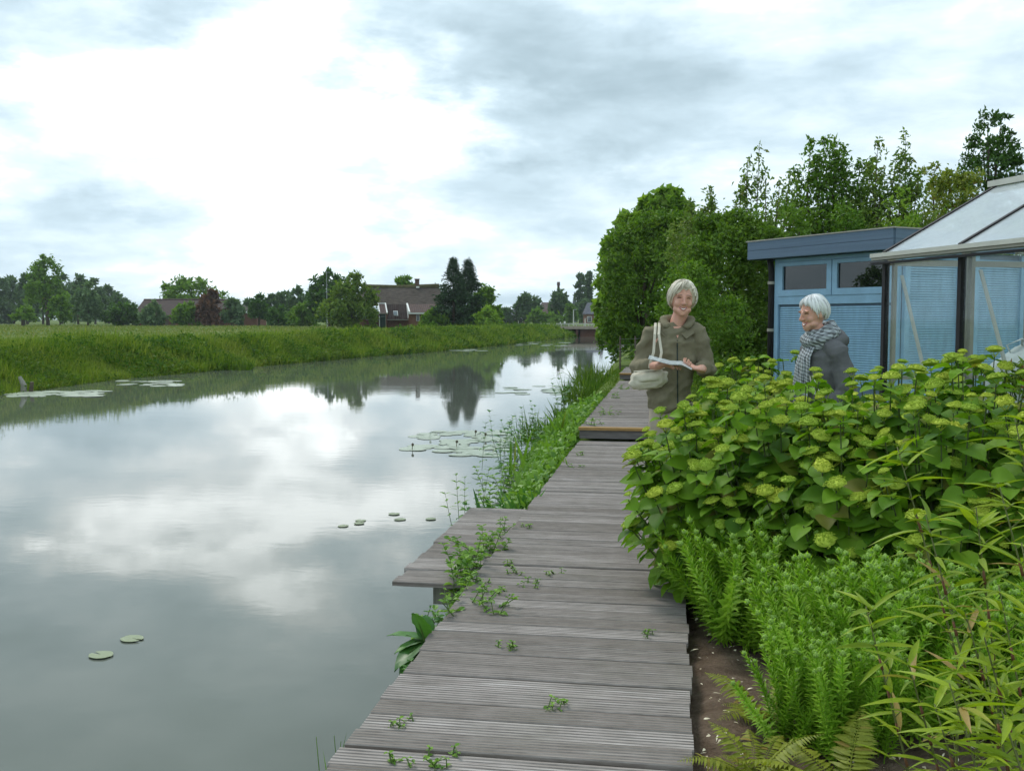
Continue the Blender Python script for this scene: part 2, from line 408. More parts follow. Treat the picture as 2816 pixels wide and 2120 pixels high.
M['water'] = mat_water(); M['plank'] = mat_plank(); M['groove'] = plainmat('darker_groove', (.215, .195, .180), .95, .05, .4, 9); M['ground'] = mat_ground(); M['soil'] = mat_soil()  # groove faces coloured darker than the plank tops so the ridges show
M['bankgrass'] = mat_grass('bank_grass', [(.075, .155, .010), (.165, .265, .022), (.28, .33, .05), (.31, .31, .08)], .35, .35)
M['bankherb'] = mat_grass('bank_herbs', [(.035, .095, .008), (.085, .180, .016), (.155, .240, .028), (.19, .22, .04)], .30, .5)
M['fieldgrass'] = mat_grass('field_grass', [(.115, .185, .032), (.175, .225, .050), (.27, .26, .095), (.28, .27, .10)], .4, .10)
M['lushgrass'] = mat_grass('lush_grass', [(.060, .135, .012), (.110, .200, .020), (.170, .240, .035), (.19, .22, .05)], .3, 1.2)
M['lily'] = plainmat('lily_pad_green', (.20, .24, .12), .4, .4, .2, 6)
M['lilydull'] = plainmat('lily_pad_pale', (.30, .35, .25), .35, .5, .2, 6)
M['shed'] = plainmat('blue_painted_boards', (.285, .48, .64), .5, .3, .16, 4, .1, 60, (3, 3, .7))
M['shedtrim'] = plainmat('blue_painted_trim', (.295, .48, .65), .5, .3, .13, 5)
M['fascia'] = plainmat('slate_blue_fascia', (.125, .180, .255), .55, .3, .12, 2, 0, 30, (.4, .4, 22))
M['dark'] = plainmat('dark_rubber', (.018, .016, .018), .6, .3, .2)
M['alu'] = plainmat('weathered_aluminium', (.40, .37, .31), .5, .5, .15, 5, metal=.25)
M['alulight'] = plainmat('pale_aluminium', (.55, .54, .48), .5, .4, .12, 5, metal=.2)
M['glass'] = mat_glass('greenhouse_glass', (.96, .98, .98), .0, (.62, .70, .72), .6, .035)
M['roofglass'] = mat_glass('greenhouse_roof_glass', (.96, .98, .99), .26, (.90, .95, .98), 1.2, .14)
M['winglass'] = plainmat('dark_window_glass', (.010, .012, .012), .03, .9, .1)
M['greywood'] = plainmat('grey_wood', (.26, .25, .21), .8, .2, .3, 6, .3, 30, (6, 6, 1))
M['bagwhite'] = plainmat('woven_white_sack', (.62, .65, .62), .8, .2, .12, 9, .5, 60)
M['oldwood'] = plainmat('dark_old_wood', (.13, .105, .08), .85, .15, .4, 5, .5, 30, (4, 4, 1))
M['bark'] = plainmat('bark', (.10, .082, .060), .9, .1, .4, 8, .8, 20, (3, 3, 1))
M['stepwood'] = plainmat('worn_step_edge', (.36, .22, .085), .8, .2, .35, 6, .3, 30, (1, 8, 8))
M['riser'] = plainmat('grey_riser_board', (.175, .160, .152), .85, .15, .3, 5, .3, 40, (1, 8, 8))

# ------------------------------------------------------------------ ground and water
LB = [(-40, -18.0), (0, -18.0), (24.7, -18.1), (31.2, -18.8), (38, -18.05), (48.3, -17.1), (62.6, -14.9), (80.9, -13.15), (98.5, -12.36), (113, -11.6), (125, -11.2), (160, -10.5)]
RB = [(-40, -.72), (0, -.72), (7.6, -.72), (8.4, -1.5), (10, -1.65), (15, -2.0), (25, -2.2), (40, -2.5), (62, -3.0), (90, -3.6), (113, -4.2), (160, -5.5)]
def lbx(y): return float(np.interp(y, [a for a, _ in LB], [b for _, b in LB]))
def rbx(y): return float(np.interp(y, [a for a, _ in RB], [b for _, b in RB]))
def gz(y): return float(np.interp(y, [-50, 11.4, 12.9, 21, 23, 40, 90], [.40, .40, .56, .58, .74, .8, 1.0]))
def ground_z(x, y):
    l, r = lbx(y), rbx(y); g = gz(y)
    xs = [-2500, -300, l - 7, l - 3, l - 1.7, l - .5, l, l + 1, l + 3, r - 2.2, r - .7, r, r + .35, r + .8, max(r + 1.2, .3), 12, 60, 300, 2500]
    zs = [1.0, 1.0, 1.1, 1.12, .85, .2, 0, -.5, -1, -1, -.4, 0, min(.3, g), g - .03, g, .5 if y < 12 else g, .9, 1, 1]
    return float(np.interp(x, xs, zs))
def build_ground():
    ys = [-60, -20, 0, 4, 7.6, 8.0, 8.4, 10, 11.4, 12.9, 15, 18, 21, 23, 25, 28, 31.2, 35, 38, 43, 48.3, 55, 62.6, 72, 80.9, 90, 98.5, 106, 113, 125, 140, 160, 166, 250, 600, 3000]
    rows = []
    for y in ys:
        l, r = lbx(y), rbx(y); g = gz(y)
        xs = [-2500, -300, -100, -45, l - 7, l - 3, l - 1.7, l - .5, l, l + 1, l + 3, r - 2.2, r - .7, r, r + .35, r + .8, max(r + 1.2, .3), 3, 6, 12, 30, 60, 300, 2500]
        if y > 163: rows.append([(x, y, 1.0) for x in xs])
        else: rows.append([(x, y, ground_z(x, y)) for x in xs])
    n = len(rows[0]); V = [p for r_ in rows for p in r_]
    F = [(i * n + j, i * n + j + 1, (i + 1) * n + j + 1, (i + 1) * n + j) for i in range(len(rows) - 1) for j in range(n - 1)]
    mb = MB(); mb.add(V, F); mb.build('ground', M['ground'], kind='structure')
build_ground()
mb = MB(); mb.add([(-60, -60, 0), (8, -60, 0), (8, 163, 0), (-60, 163, 0)], [(0, 1, 2, 3)])
mb.build('canal_water', M['water'], kind='structure')

def build_soil():
    nx, ny = 60, 110; V = []; F = []
    for j in range(ny + 1):
        for i in range(nx + 1):
            x = .04 + 3.9 * i / nx; y = .6 + 8.6 * j / ny
            z = .475 + .03 * mnoise.fractal(Vector((x * 4, y * 4, 0)), 1, 2, 4) + .012 * mnoise.noise(Vector((x * 22, y * 22, 3)))
            z -= max(0, .20 - x) * .25
            if i == nx or j in (0, ny): z = .2
            V.append((x, y, z))
    for j in range(ny):
        for i in range(nx):
            a = j * (nx + 1) + i; F.append((a, a + 1, a + nx + 2, a + nx + 1))
    mb = MB(); mb.add(V, F); mb.build('garden_soil', M['soil'], smooth=True, kind='structure')
    # litter: pale chips and stalks lying on the bare soil
    mb = MB(); n = 520
    x = .13 + rng.random(n) ** 1.3 * 1.1; y = 2.6 + rng.random(n) * 3.4
    pos = np.stack([x, y, np.full(n, .492) + rng.random(n) * .008], 1)
    a = rng.normal(size=(n, 3)) * (1, 1, .12); nn = np.tile((0, 0, 1.), (n, 1)) + rng.normal(size=(n, 3)) * .25
    leaves(mb, pos, a, nn, .008 + rng.random(n) ** 3 * .05, .003 + rng.random(n) * .005, T_LAN)
    mb.build('soil_litter', leafmat('dry_litter', (.30, .25, .17), (.55, .50, .38), trans=.05), kind='stuff')
build_soil()

# ------------------------------------------------------------------ boardwalk
def plank_mesh(name, length, width=.139, th=.028, ridges=6, seed=0):
    r_ = np.random.default_rng(seed); p = width / ridges; prof = []
    for i in range(ridges):
        d = .0030 + r_.random() * .0018
        prof += [(-width / 2 + i * p + .0008, -d), (-width / 2 + i * p + p * .26, r_.normal() * .0003), (-width / 2 + i * p + p * .80, r_.normal() * .0003)]
    prof += [(width / 2 - .0006, -.004), (width / 2, -.006), (width / 2, -th), (-width / 2, -th), (-width / 2, -.006)]
    n = len(prof); secs = [-length / 2, -length / 6, length / 6, length / 2]; V = []
    for s in secs:
        w = r_.normal() * .0009
        V += [(s, y, z + w) for y, z in prof]
    F = [(i * n + j, (i + 1) * n + j, (i + 1) * n + (j + 1) % n, i * n + (j + 1) % n) for i in range(3) for j in range(n)]
    F += [tuple(range(n)), tuple(3 * n + j for j in range(n - 1, -1, -1))]
    gr = [f for k_, f in enumerate(F) if k_ < 3 * n and (k_ % n) < 3 * ridges and (k_ % n) % 3 != 1]; tp = [f for k_, f in enumerate(F) if not (k_ < 3 * n and (k_ % n) < 3 * ridges and (k_ % n) % 3 != 1)]
    mb = MB(); mb.add(V, tp); mb.F += [(np.array(gr, int), 1)]; return mb.mesh(name, [M['plank'], M['groove']])
def lay_planks(root, meshes, x0, x1, y0, y1, z, pitch=.1475, wob=.012):
    y = y0 + pitch / 2; i = 0
    while y < y1 - pitch / 2 + 1e-6:
        me = meshes[rng.integers(len(meshes))]
        link('plank', me, root, loc=((x0 + x1) / 2 + rng.normal() * wob * .6, y, z + rng.normal() * .0024),
             rot=(rng.normal() * .006, rng.normal() * .0014, rng.normal() * .0022 + (math.pi if rng.random() < .5 else 0)))
        y += pitch; i += 1
DX0, DX1, DZ = -1.125, .088, .55
long_planks = [plank_mesh('plank_long', DX1 - DX0, seed=s) for s in range(7)]
def beams(root, x0, x1, y0, y1, z):
    for x in (x0 + .10, (x0 + x1) / 2, x1 - .10):
        mb = MB(); mb.box((x, (y0 + y1) / 2, z - .032 - .06), (.06, y1 - y0 - .04, .12)); mb.build('joist', M['oldwood'], root)
    y = y0 + .6
    while y < y1:
        for x in (x0 + .17, x1 - .17):
            mb = MB(); mb.box((x, y, z / 2 - .36), (.08, .08, z + .3)); mb.build('post', M['oldwood'], root)
        y += 2.4
bw = thing('boardwalk', 'long low stretch of grey grooved boardwalk running up to the first step', 'boardwalk', (0, 0, 0))
lay_planks(bw, long_planks, DX0, DX1, .8, 12.34, DZ); beams(bw, DX0, DX1, .8, 12.3, DZ)
def upper(y0, y1, z, zlow, label):
    t = thing('boardwalk', label, 'boardwalk')
    lay_planks(t, long_planks, DX0, DX1, y0 + .10, y1, z); beams(t, DX0, DX1, y0 + .1, y1, z)
    mb = MB(); mb.box(((DX0 + DX1) / 2, y0 + .045, z - .012), (DX1 - DX0 + .02, .11, .034)); mb.build('step_nosing', M['stepwood'], t)
    mb = MB(); mb.box(((DX0 + DX1) / 2, y0 + .035, (z - .03 + zlow + .02) / 2), (DX1 - DX0, .03, z - .031 - zlow - .02)); mb.build('riser', M['riser'], t)
upper(12.36, 22.1, .705, DZ, 'raised second stretch of boardwalk behind the first step with orange-brown edge')
upper(22.12, 25.2, .86, .705, 'highest far stretch of boardwalk beyond the second step')
# side platform over the water
pf = thing('platform', 'small low wooden landing platform jutting over the water beside the boardwalk', 'platform')
PX0, PX1, PY0, PY1, PZ = -1.61, -1.142, 5.62, 8.02, .512
short_planks = [plank_mesh('plank_short', PX1 - PX0, seed=20 + s) for s in range(5)]
lay_planks(pf, short_planks, PX0, PX1, PY0, PY1, PZ, wob=.008)
for yy in (PY0 + .13, PY1 - .2):
    mb = MB(); mb.box(((PX0 + .22 + PX1) / 2, yy, PZ - .032 - .062), (PX1 - PX0 - .22, .055, .125)); mb.build('joist', M['greywood'], pf)
    mb = MB(); mb.box((PX0 + .36, yy + .075, PZ / 2 - .45), (.085, .085, PZ + .60)); mb.build('post', M['oldwood'], pf)

# ------------------------------------------------------------------ blue shed
def build_shed():
    e = Vector((.60, -.80, 0)); side = Vector((.80, .60, 0)); S0 = Vector((1.43, 14.29, 0)); Lf, Ls = 2.12, 4.0
    ang = math.atan2(e.y, e.x)
    t = thing('garden_shed', 'light blue wooden garden shed with flat roof and two high windows', 'shed', S0, ang)
    # local: x along the facade (towards the greenhouse), y into the shed, facade at y = 0
    zb, zt = .45, 2.87
    mb = MB(); mb.box((Lf / 2, Ls / 2, (zb + zt) / 2), (Lf - .05, Ls - .05, zt - zb)); mb.build('core', M['dark'], t)
    # facade: frame boards
    def board(x0, x1, z0, z1, y=-.02, th=.05, name='frame_board', par=t):
        mb = MB(); mb.box(((x0 + x1) / 2, y, (z0 + z1) / 2), (x1 - x0, th, z1 - z0)); return mb.build(name, M['shedtrim'], par)
    zw0, zw1 = 2.36, 2.82      # window band
    board(0, .07, zb, zt); board(Lf - .07, Lf, zb, zt); board(.07, Lf - .07, zw1, zt, -.018); board(.07, Lf - .07, zw0 - .11, zw0, -.018)
    def ribs(x0, x1, z0, z1, y, par, axis='x', xx=0):
        z = z0
        while z < z1 - .02:
            mb = MB(); h = .030
            if axis == 'x': mb.add([(x0, y, z), (x1, y, z), (x1, y - .014, z + .004), (x0, y - .014, z + .004), (x1, y - .010, z + h - .005), (x0, y - .010, z + h - .005), (x1, y, z + h - .003), (x0, y, z + h - .003)],
                                   [(0, 1, 2, 3), (3, 2, 4, 5), (5, 4, 6, 7), (0, 3, 5, 7), (1, 6, 4, 2)])
            else: mb.add([(xx, x0, z), (xx, x1, z), (xx + .014, x1, z + .004), (xx + .014, x0, z + .004), (xx + .010, x1, z + h - .005), (xx + .010, x0, z + h - .005), (xx, x1, z + h - .003), (xx, x0, z + h - .003)],
                         [(0, 1, 2, 3), (3, 2, 4, 5), (5, 4, 6, 7), (0, 3, 5, 7), (1, 6, 4, 2)])
            mb.build('wall_slat', M['shed'], par); z += h
    mb = MB(); mb.box((Lf / 2, 0.005, (zb + zw0 - .11) / 2), (Lf - .14, .02, zw0 - .11 - zb)); mb.build('wall_backing', M['fascia'], t)
    ribs(.09, Lf - .09, 1.2, zw0 - .13, -.006, t)
    # two windows
    half = (Lf - .14) / 2
    for k in range(2):
        x0 = .07 + k * half; x1 = x0 + half
        w = board(x0 + .008, x1 - .008, zw0 + .002, zw0 + .085, -.03, .05, 'window')
        for (a, b, c, d_) in ((x0 + .008, x0 + .09, zw0 + .086, zw1 - .055), (x1 - .09, x1 - .008, zw0 + .086, zw1 - .055), (x0 + .008, x1 - .008, zw1 - .054, zw1 - .004)):
            board(a, b, c, d_, -.03, .05, 'frame', w)
        mb = MB(); mb.box(((x0 + x1) / 2, -.022, (zw0 + zw1) / 2 + .01), (x1 - x0 - .17, .008, zw1 - zw0 - .13)); mb.build('pane', M['winglass'], w)
    # side wall with doors (seen through the greenhouse)
    mb = MB(); mb.box((Lf + .0, Ls / 2, (zb + zt) / 2), (.02, Ls - .1, zt - zb)); mb.build('side_backing', M['fascia'], t)
    ribs(.08, Ls - .05, 1.0, 2.80, None, t, 'y', Lf + .012)
    for yy in (.02, .95, 1.25, 2.15, 2.45, 3.4):
        mb = MB(); mb.box((Lf + .022, yy + .04, (zb + zt) / 2), (.05, .085, zt - zb)); mb.build('side_post', M['shedtrim'], t)
    # roof slab and fascia boards
    z0, z1 = 2.875, 3.115; ov = .30; xa, xb, ya, yb = -ov, Lf + .10, -.26, Ls + .2
    rf = None
    mb = MB(); mb.box(((xa + xb) / 2, (ya + yb) / 2, z1 - .03), (xb - xa - .05, yb - ya - .05, .05)); rf = mb.build('roof', M['dark'], t)
    for (za, zc) in ((z0, z0 + .118), (z0 + .122, z1)):
        mb = MB(); mb.box(((xa + xb) / 2, ya, (za + zc) / 2), (xb - xa, .03, zc - za)); mb.build('fascia_board', M['fascia'], rf)
        mb = MB(); mb.box((xb + .0, (ya + yb) / 2 + .017, (za + zc) / 2), (.03, yb - ya, zc - za)); mb.build('fascia_board', M['fascia'], rf)
        mb = MB(); mb.box((xa - .0, (ya + yb) / 2 + .017, (za + zc) / 2), (.03, yb - ya, zc - za)); mb.build('fascia_board', M['fascia'], rf)
    mb = MB(); mb.box(((xa + xb) / 2, (ya + yb) / 2, z1 + .009), (xb - xa + .05, yb - ya + .05, .016)); mb.build('roof_edge_trim', M['alu'], rf)
    mb = MB(); mb.box((Lf / 2, -.10, z0 + .02), (Lf + .1, .22, .03)); mb.build('soffit', M['fascia'], rf)
    mb = MB(); mb.tube([(-.05, -.09, 2.87), (-.05, -.06, 2.72), (-.05, -.055, 2.6), (-.05, -.055, .4)], .042, 10); mb.build('downpipe', M['dark'], t, smooth=True)
    for z in (1.9, 2.55):
        mb = MB(); mb.tube([(-.05, -.055, z - .02), (-.05, -.055, z + .02)], .052, 10); mb.build('pipe_bracket', M['alu'], t)
build_shed()

# ------------------------------------------------------------------ greenhouse
GP1 = Vector((1.78, 8.88, 0)); GG = Vector((.387, -.922, 0)); GN = Vector((.922, .387, 0))
def build_greenhouse():
    t = thing('greenhouse', 'aluminium greenhouse with dark glazing bars and pitched glass roof beside the blue shed', 'greenhouse', GP1, math.atan2(GG.y, GG.x))
    # local: x along the gutter, y across (into the house)
    zb, ze, zr, wid, bay, nb = .46, 2.545, 3.175, 2.16, .955, 4
    Lg = bay * nb
    def B(name, a, b, w, h, m, par=t): mb = MB(); mb.bar(a, b, w, h); return mb.build(name, M[m], par)
    sgn = 1
    # plinth
    for y in (0, wid): B('plinth', (0, y, zb + .02), (Lg, y, zb + .02), .09, .18, 'greywood')
    B('plinth', (0, .06, zb + .02), (0, wid - .06, zb + .02), .09, .18, 'greywood')
    # posts and rafters
    for k in range(nb + 1):
        x = k * bay
        B('post', (x, 0, zb), (x, 0, ze - .02), .042, .045, 'dark'); B('post', (x, wid, zb), (x, wid, ze - .02), .05, .06, 'greywood')
        B('post', (x + .055, .045, zb), (x + .055, .045, ze - .03), .035, .03, 'alu')
        B('rafter', (x, -.02, ze + .055), (x, wid / 2 - .02, zr + .01), .036, .04, 'dark'); B('rafter', (x, wid + .02, ze + .055), (x, wid / 2 + .02, zr + .01), .045, .045, 'dark')
    g = B('gutter', (-.05, -.055, ze + .02), (Lg + .1, -.055, ze + .02), .11, .042, 'alu')
    B('gutter_lip', (-.055, -.115, ze + .038), (Lg + .1, -.13, ze + .038), .014, .034, 'alulight', g)
    B('eave_seal', (-.06, -.085, ze - .028), (Lg, -.085, ze - .028), .05, .018, 'dark', g)
    B('gutter', (-.06, wid + .04, ze + .02), (Lg + .1, wid + .04, ze + .02), .12, .06, 'alu')
    B('ridge_cap', (-.07, wid / 2, zr + .045), (Lg + .1, wid / 2, zr + .045), .11, .05, 'alulight')
    B('end_bar', (0, .03, ze - .02), (0, wid - .03, ze - .02), .04, .05, 'alu')
    B('end_bar', (0, .03, 1.55), (0, wid - .03, 1.55), .03, .03, 'alu')
    for y in (wid * .36, wid * .66): B('end_post', (0, y, zb), (0, y, ze + .02 + .55 * (1 - abs(y / wid * 2 - 1))), .045, .05, 'greywood')
    # braces inside the long wall
    for k in (0, 1, 2): B('brace', (k * bay + .09, .09, ze - .13), (k * bay + .62, .09, 1.15), .028, .012, 'alulight')
    B('shelf_bar', (1.15, 1.2, 2.27), (3.6, 1.2, 2.27), .09, .075, 'alulight')
    B('tie_bar', (1.45, .06, ze - .02), (1.45, wid - .06, ze - .02), .035, .035, 'alulight'); B('tie_bar', (1.45, .5, ze - .02), (1.45, wid / 2, zr - .05), .025, .025, 'alulight')
    B('tie_bar', (1.45, wid / 2, ze - .02), (1.45, wid / 2, zr - .03), .025, .025, 'alulight')
    # panes
    def pane(q, mat='glass'):
        mb = MB(); q = [Vector(p) for p in q]; n = (q[1] - q[0]).cross(q[3] - q[0]).normalized() * .004
        mb.add([tuple(p - n / 2) for p in q] + [tuple(p + n / 2) for p in q], [(0, 3, 2, 1), (4, 5, 6, 7), (0, 1, 5, 4), (1, 2, 6, 5), (2, 3, 7, 6), (3, 0, 4, 7)])
        mb.build('pane', M[mat], t)
    for k in range(nb):
        xa, xb = k * bay + .027, (k + 1) * bay - .027
        pane([(xa, -.005, zb + .12), (xb, -.005, zb + .12), (xb, -.005, ze - .02), (xa, -.005, ze - .02)])
        pane([(xa, wid + .005, zb + .12), (xb, wid + .005, zb + .12), (xb, wid + .005, ze - .02), (xa, wid + .005, ze - .02)])
        pane([(xa, -.02, ze + .062), (xb, -.02, ze + .062), (xb, wid / 2 - .03, zr + .016), (xa, wid / 2 - .03, zr + .016)], 'roofglass')
        pane([(xa, wid + .02, ze + .062), (xb, wid + .02, ze + .062), (xb, wid / 2 + .03, zr + .016), (xa, wid / 2 + .03, zr + .016)], 'roofglass')
    ys = [.03, wid * .36 - .025, wid * .36 + .025, wid * .66 - .025, wid * .66 + .025, wid - .03]
    for i in (0, 2, 4): pane([(0, ys[i], zb + .12), (0, ys[i + 1], zb + .12), (0, ys[i + 1], ze - .05), (0, ys[i], ze - .05)])
    pane([(0, .06, ze + .02), (0, wid - .06, ze + .02), (0, wid / 2 + .02, zr - .01), (0, wid / 2 - .02, zr - .01)])
build_greenhouse()
def build_sack():
    # big white woven sack standing inside the greenhouse
    c = GP1 + GG * 1.02 + GN * .78
    mb = MB()
    def fn(p, q):
        s = 1 - .16 * max(0, p.z) ** 2; z = q.z
        bx = lambda v, r: math.copysign(abs(v) ** .55, v) * r
        x, y = bx(p.x, .42) * s, bx(p.y, .40) * s
        z = math.copysign(abs(p.z) ** .6, p.z) * .48
        top = max(0, p.z) ** 3
        z += top * (.16 * math.sin(3.1 * x * 3 + 1) * .7 - .14 * x * 2.2)
        k = .022 * mnoise.fractal(Vector((x * 7, y * 7, z * 6)), 1, 2, 3)
        return Vector((x, y, z)) * (1 + k * 2.2)
    mb.ell((0, 0, .46), (1, 1, 1), 40, 26, fn=fn)
    t = thing('bulk_bag', 'slumped white woven sack standing inside the greenhouse', 'sack', (c.x, c.y, .92), .5)
    mb.build('body', M['bagwhite'], t, smooth=True)
    for a in (.6, 2.6, 4.2):
        mb = MB(); x, y = .33 * math.cos(a), .33 * math.sin(a)
        mb.tube([(x * .8, y * .8, .78), (x * 1.0, y, .93), (x * .8 + .06, y * .8, .98), (x * .55, y * .55 + .05, .82)], [(.022, .006)] * 4, 6); mb.build('loop', M['bagwhite'], t, smooth=True)
    mb = MB(); mb.box((0, 0, -.23), (.9, .9, .44)); mb.build('pallet_base', M['greywood'], t)
build_sack()
# ------------------------------------------------------------------ trees
M['lf_dark'] = leafmat('leaves_dark_green', (.020, .052, .010), (.055, .110, .018), trans=.22)
M['lf_mid'] = leafmat('leaves_mid_green', (.034, .082, .010), (.092, .170, .020), (.19, .28, .035), trans=.34, patch=.45, patch_scale=.9)
M['lf_light'] = leafmat('leaves_light_green', (.075, .150, .016), (.165, .245, .030), trans=.32)
M['lf_yellow'] = leafmat('leaves_yellow_green', (.080, .125, .016), (.170, .190, .030), (.22, .16, .03), trans=.3)
M['lf_yell2'] = leafmat('leaves_fresh_yellowish', (.045, .090, .012), (.105, .150, .022), trans=.3)
M['lf_willow'] = leafmat('leaves_grey_willow', (.045, .085, .038), (.105, .155, .075), trans=.25)
M['lf_copper'] = leafmat('leaves_copper', (.050, .026, .020), (.110, .055, .034), trans=.2)
M['lf_far'] = leafmat('leaves_far_wood', (.036, .070, .028), (.070, .115, .045), trans=.2)
M['lf_fir'] = leafmat('fir_needles', (.012, .030, .012), (.030, .062, .020), trans=.08)
M['lf_pear'] = leafmat('leaves_pear', (.042, .090, .014), (.115, .175, .030), (.26, .27, .09), trans=.34, patch=.3, patch_scale=1.2)
M['lf_maple'] = leafmat('leaves_plane', (.060, .125, .014), (.150, .235, .035), (.26, .36, .06), trans=.38, patch=.4, patch_scale=.7)

M['lf_shrub'] = leafmat('leaves_deep_green', (.028, .070, .008), (.082, .150, .016), (.17, .25, .03), trans=.34, patch=.4, patch_scale=1.1)
def rand_dirs(n, r_=None):
    return unit((r_ or rng).normal(size=(n, 3)))
def crown_cloud(r_, lobes, n, clump=.30, per=26, shell=.78):
    """leaf positions and outward directions: small clumps scattered through the outer volume of the lobes"""
    lob = np.array(lobes, float); wts = (lob[:, 3] * lob[:, 4] + lob[:, 3] * lob[:, 5]) ; wts /= wts.sum()
    nc = max(4, n // per); idx = r_.choice(len(lob), nc, p=wts)
    d = rand_dirs(nc, r_); d[:, 2] = np.where(d[:, 2] < -.55, -d[:, 2], d[:, 2])
    rr = shell + (1 - shell) * r_.random(nc) ** .6; rr = np.where(r_.random(nc) < .14, rr * r_.uniform(.45, .9, nc), rr); rr = np.where(r_.random(nc) < .18, rr * r_.uniform(1.05, 1.34, nc), rr)
    cc = lob[idx, :3] + d * lob[idx, 3:] * rr[:, None]
    # drop clumps that are buried inside another lobe
    keep = np.ones(nc, bool)
    for k in range(len(lob)):
        q = (cc - lob[k, :3]) / lob[k, 3:]; keep &= ~((np.linalg.norm(q, axis=1) < .62) & (idx != k))
    cc, d, idx = cc[keep], d[keep], idx[keep]
    m = len(cc); rep = r_.integers(0, m, n) if m else np.zeros(0, int)
    cr = clump * lob[idx, 3:].mean(1) * r_.uniform(.6, 1.25, m)
    off = r_.normal(size=(n, 3)) * .55
    pos = cc[rep] + off * cr[rep][:, None]
    out = unit(d[rep] * .7 + off * .6 + np.array([0, 0, .35]))
    return pos, out
def trunk_and_limbs(r_, H, r0, lobes, trunk_h, limbs=6):
    mb = MB(); lean = r_.normal(size=2) * .02 * H
    top = Vector((lean[0], lean[1], H * .86))
    mb.tube([(0, 0, -.15), (lean[0] * .2, lean[1] * .2, trunk_h * .5), (lean[0] * .5, lean[1] * .5, trunk_h), tuple(top)], [r0 * 1.25, r0, r0 * .82, r0 * .18], 8)
    for k in range(min(limbs, len(lobes))):
        c = Vector(lobes[k][:3]); z = trunk_h + (c.z - trunk_h) * .25; s = Vector((lean[0] * z / H, lean[1] * z / H, z)); md = (s + c) / 2 + Vector((0, 0, .06 * H))
        mb.tube([s, md, c], [r0 * .55, r0 * .36, r0 * .10], 6)
    return mb
def tree(name, label, loc, H, wd, mat, n=900, leaf=.55, trunk_h=None, nl=9, seed=1, group=None, cat='tree', lobes=None, r0=None, flat=1.0, depth=None,
         droop=0.0, clump=.30, hug=0.0, narrow=.5, rz=0.0, low=0.12, upr=0.0, T=T_DIA):
    """trunk with limbs + a crown of leaf-sized faces in clumps spread over several lobes"""
    r_ = np.random.default_rng(seed); trunk_h = H * .25 if trunk_h is None else trunk_h; dp = wd if depth is None else depth
    if lobes is None:
        lobes = []; z0 = H * low; ch = H - z0
        for k in range(nl):
            f = (k + .5) / nl; a = k * 2.4 + r_.random() * .8; rad = .5 * math.sin(math.pi * min(1, .15 + f * .85)) ** .6
            q = r_.uniform(.25, .62) * rad
            rz_ = ch * r_.uniform(.16, .24); rx = wd * r_.uniform(.22, .33) * (1.1 - .35 * f)
            lobes.append((math.cos(a) * q * wd, math.sin(a) * q * dp, z0 + ch * (.14 + .72 * f), rx, rx * dp / wd, rz_ * flat))
    t = thing(name, label, cat, loc, rz, group)
    r0 = r0 or max(.04, H * .022)
    trunk_and_limbs(r_, H, r0, lobes, trunk_h).build('trunk', M['bark'], t, smooth=True)
    pos, out = crown_cloud(r_, lobes, n, clump)
    ax = unit(r_.normal(size=pos.shape) * .8 + out * .35 + np.array([0, 0, -droop + upr])); nn = unit(out + r_.normal(size=pos.shape) * .45)
    L = leaf * r_.uniform(.6, 1.3, len(pos)); mb = MB(); pos[:, 2] = np.maximum(pos[:, 2], .05)
    leaves(mb, pos, ax, nn, L, L * narrow * .5 * r_.uniform(.8, 1.2, len(pos)), T)
    mb.build('crown', mat, t)
    return t
def conifer(name, label, loc, H, wd, mat, n=2600, seed=3, group=None):
    r_ = np.random.default_rng(seed); t = thing(name, label, 'tree', loc, 0, group)
    mb = MB(); mb.tube([(0, 0, -.2), (0, 0, H * .5), (0, 0, H)], [H * .022, H * .014, .02], 8); mb.build('trunk', M['bark'], t)
    nb = 230; f = r_.random(nb) ** .85; z = H * (.05 + .93 * f); rad = wd * .56 * (1 - f) ** .82 * r_.uniform(.72, 1.12, nb) + .05 * wd * (1 - f) + .03
    a = r_.random(nb) * 2 * math.pi; i = r_.integers(0, nb, n); s = r_.random(n) ** .55
    dirv = np.stack([np.cos(a), np.sin(a), np.full(nb, 0)], 1)
    pos = dirv[i] * (rad[i] * s)[:, None]; pos[:, 2] = z[i] - .30 * rad[i] * s + .22 * rad[i] * s ** 3; pos += r_.normal(size=pos.shape) * .035 * wd
    ax = dirv[i] + r_.normal(size=pos.shape) * .35 + np.array([0, 0, -.25]); nn = np.array([0, 0, 1.]) + r_.normal(size=pos.shape) * .5
    L = wd * .115 * r_.uniform(.7, 1.4, n) * (.35 + .65 * (1 - f[i]))
    mb = MB(); leaves(mb, pos, ax, nn, L, L * .22); mb.build('crown', mat, t)
    return t
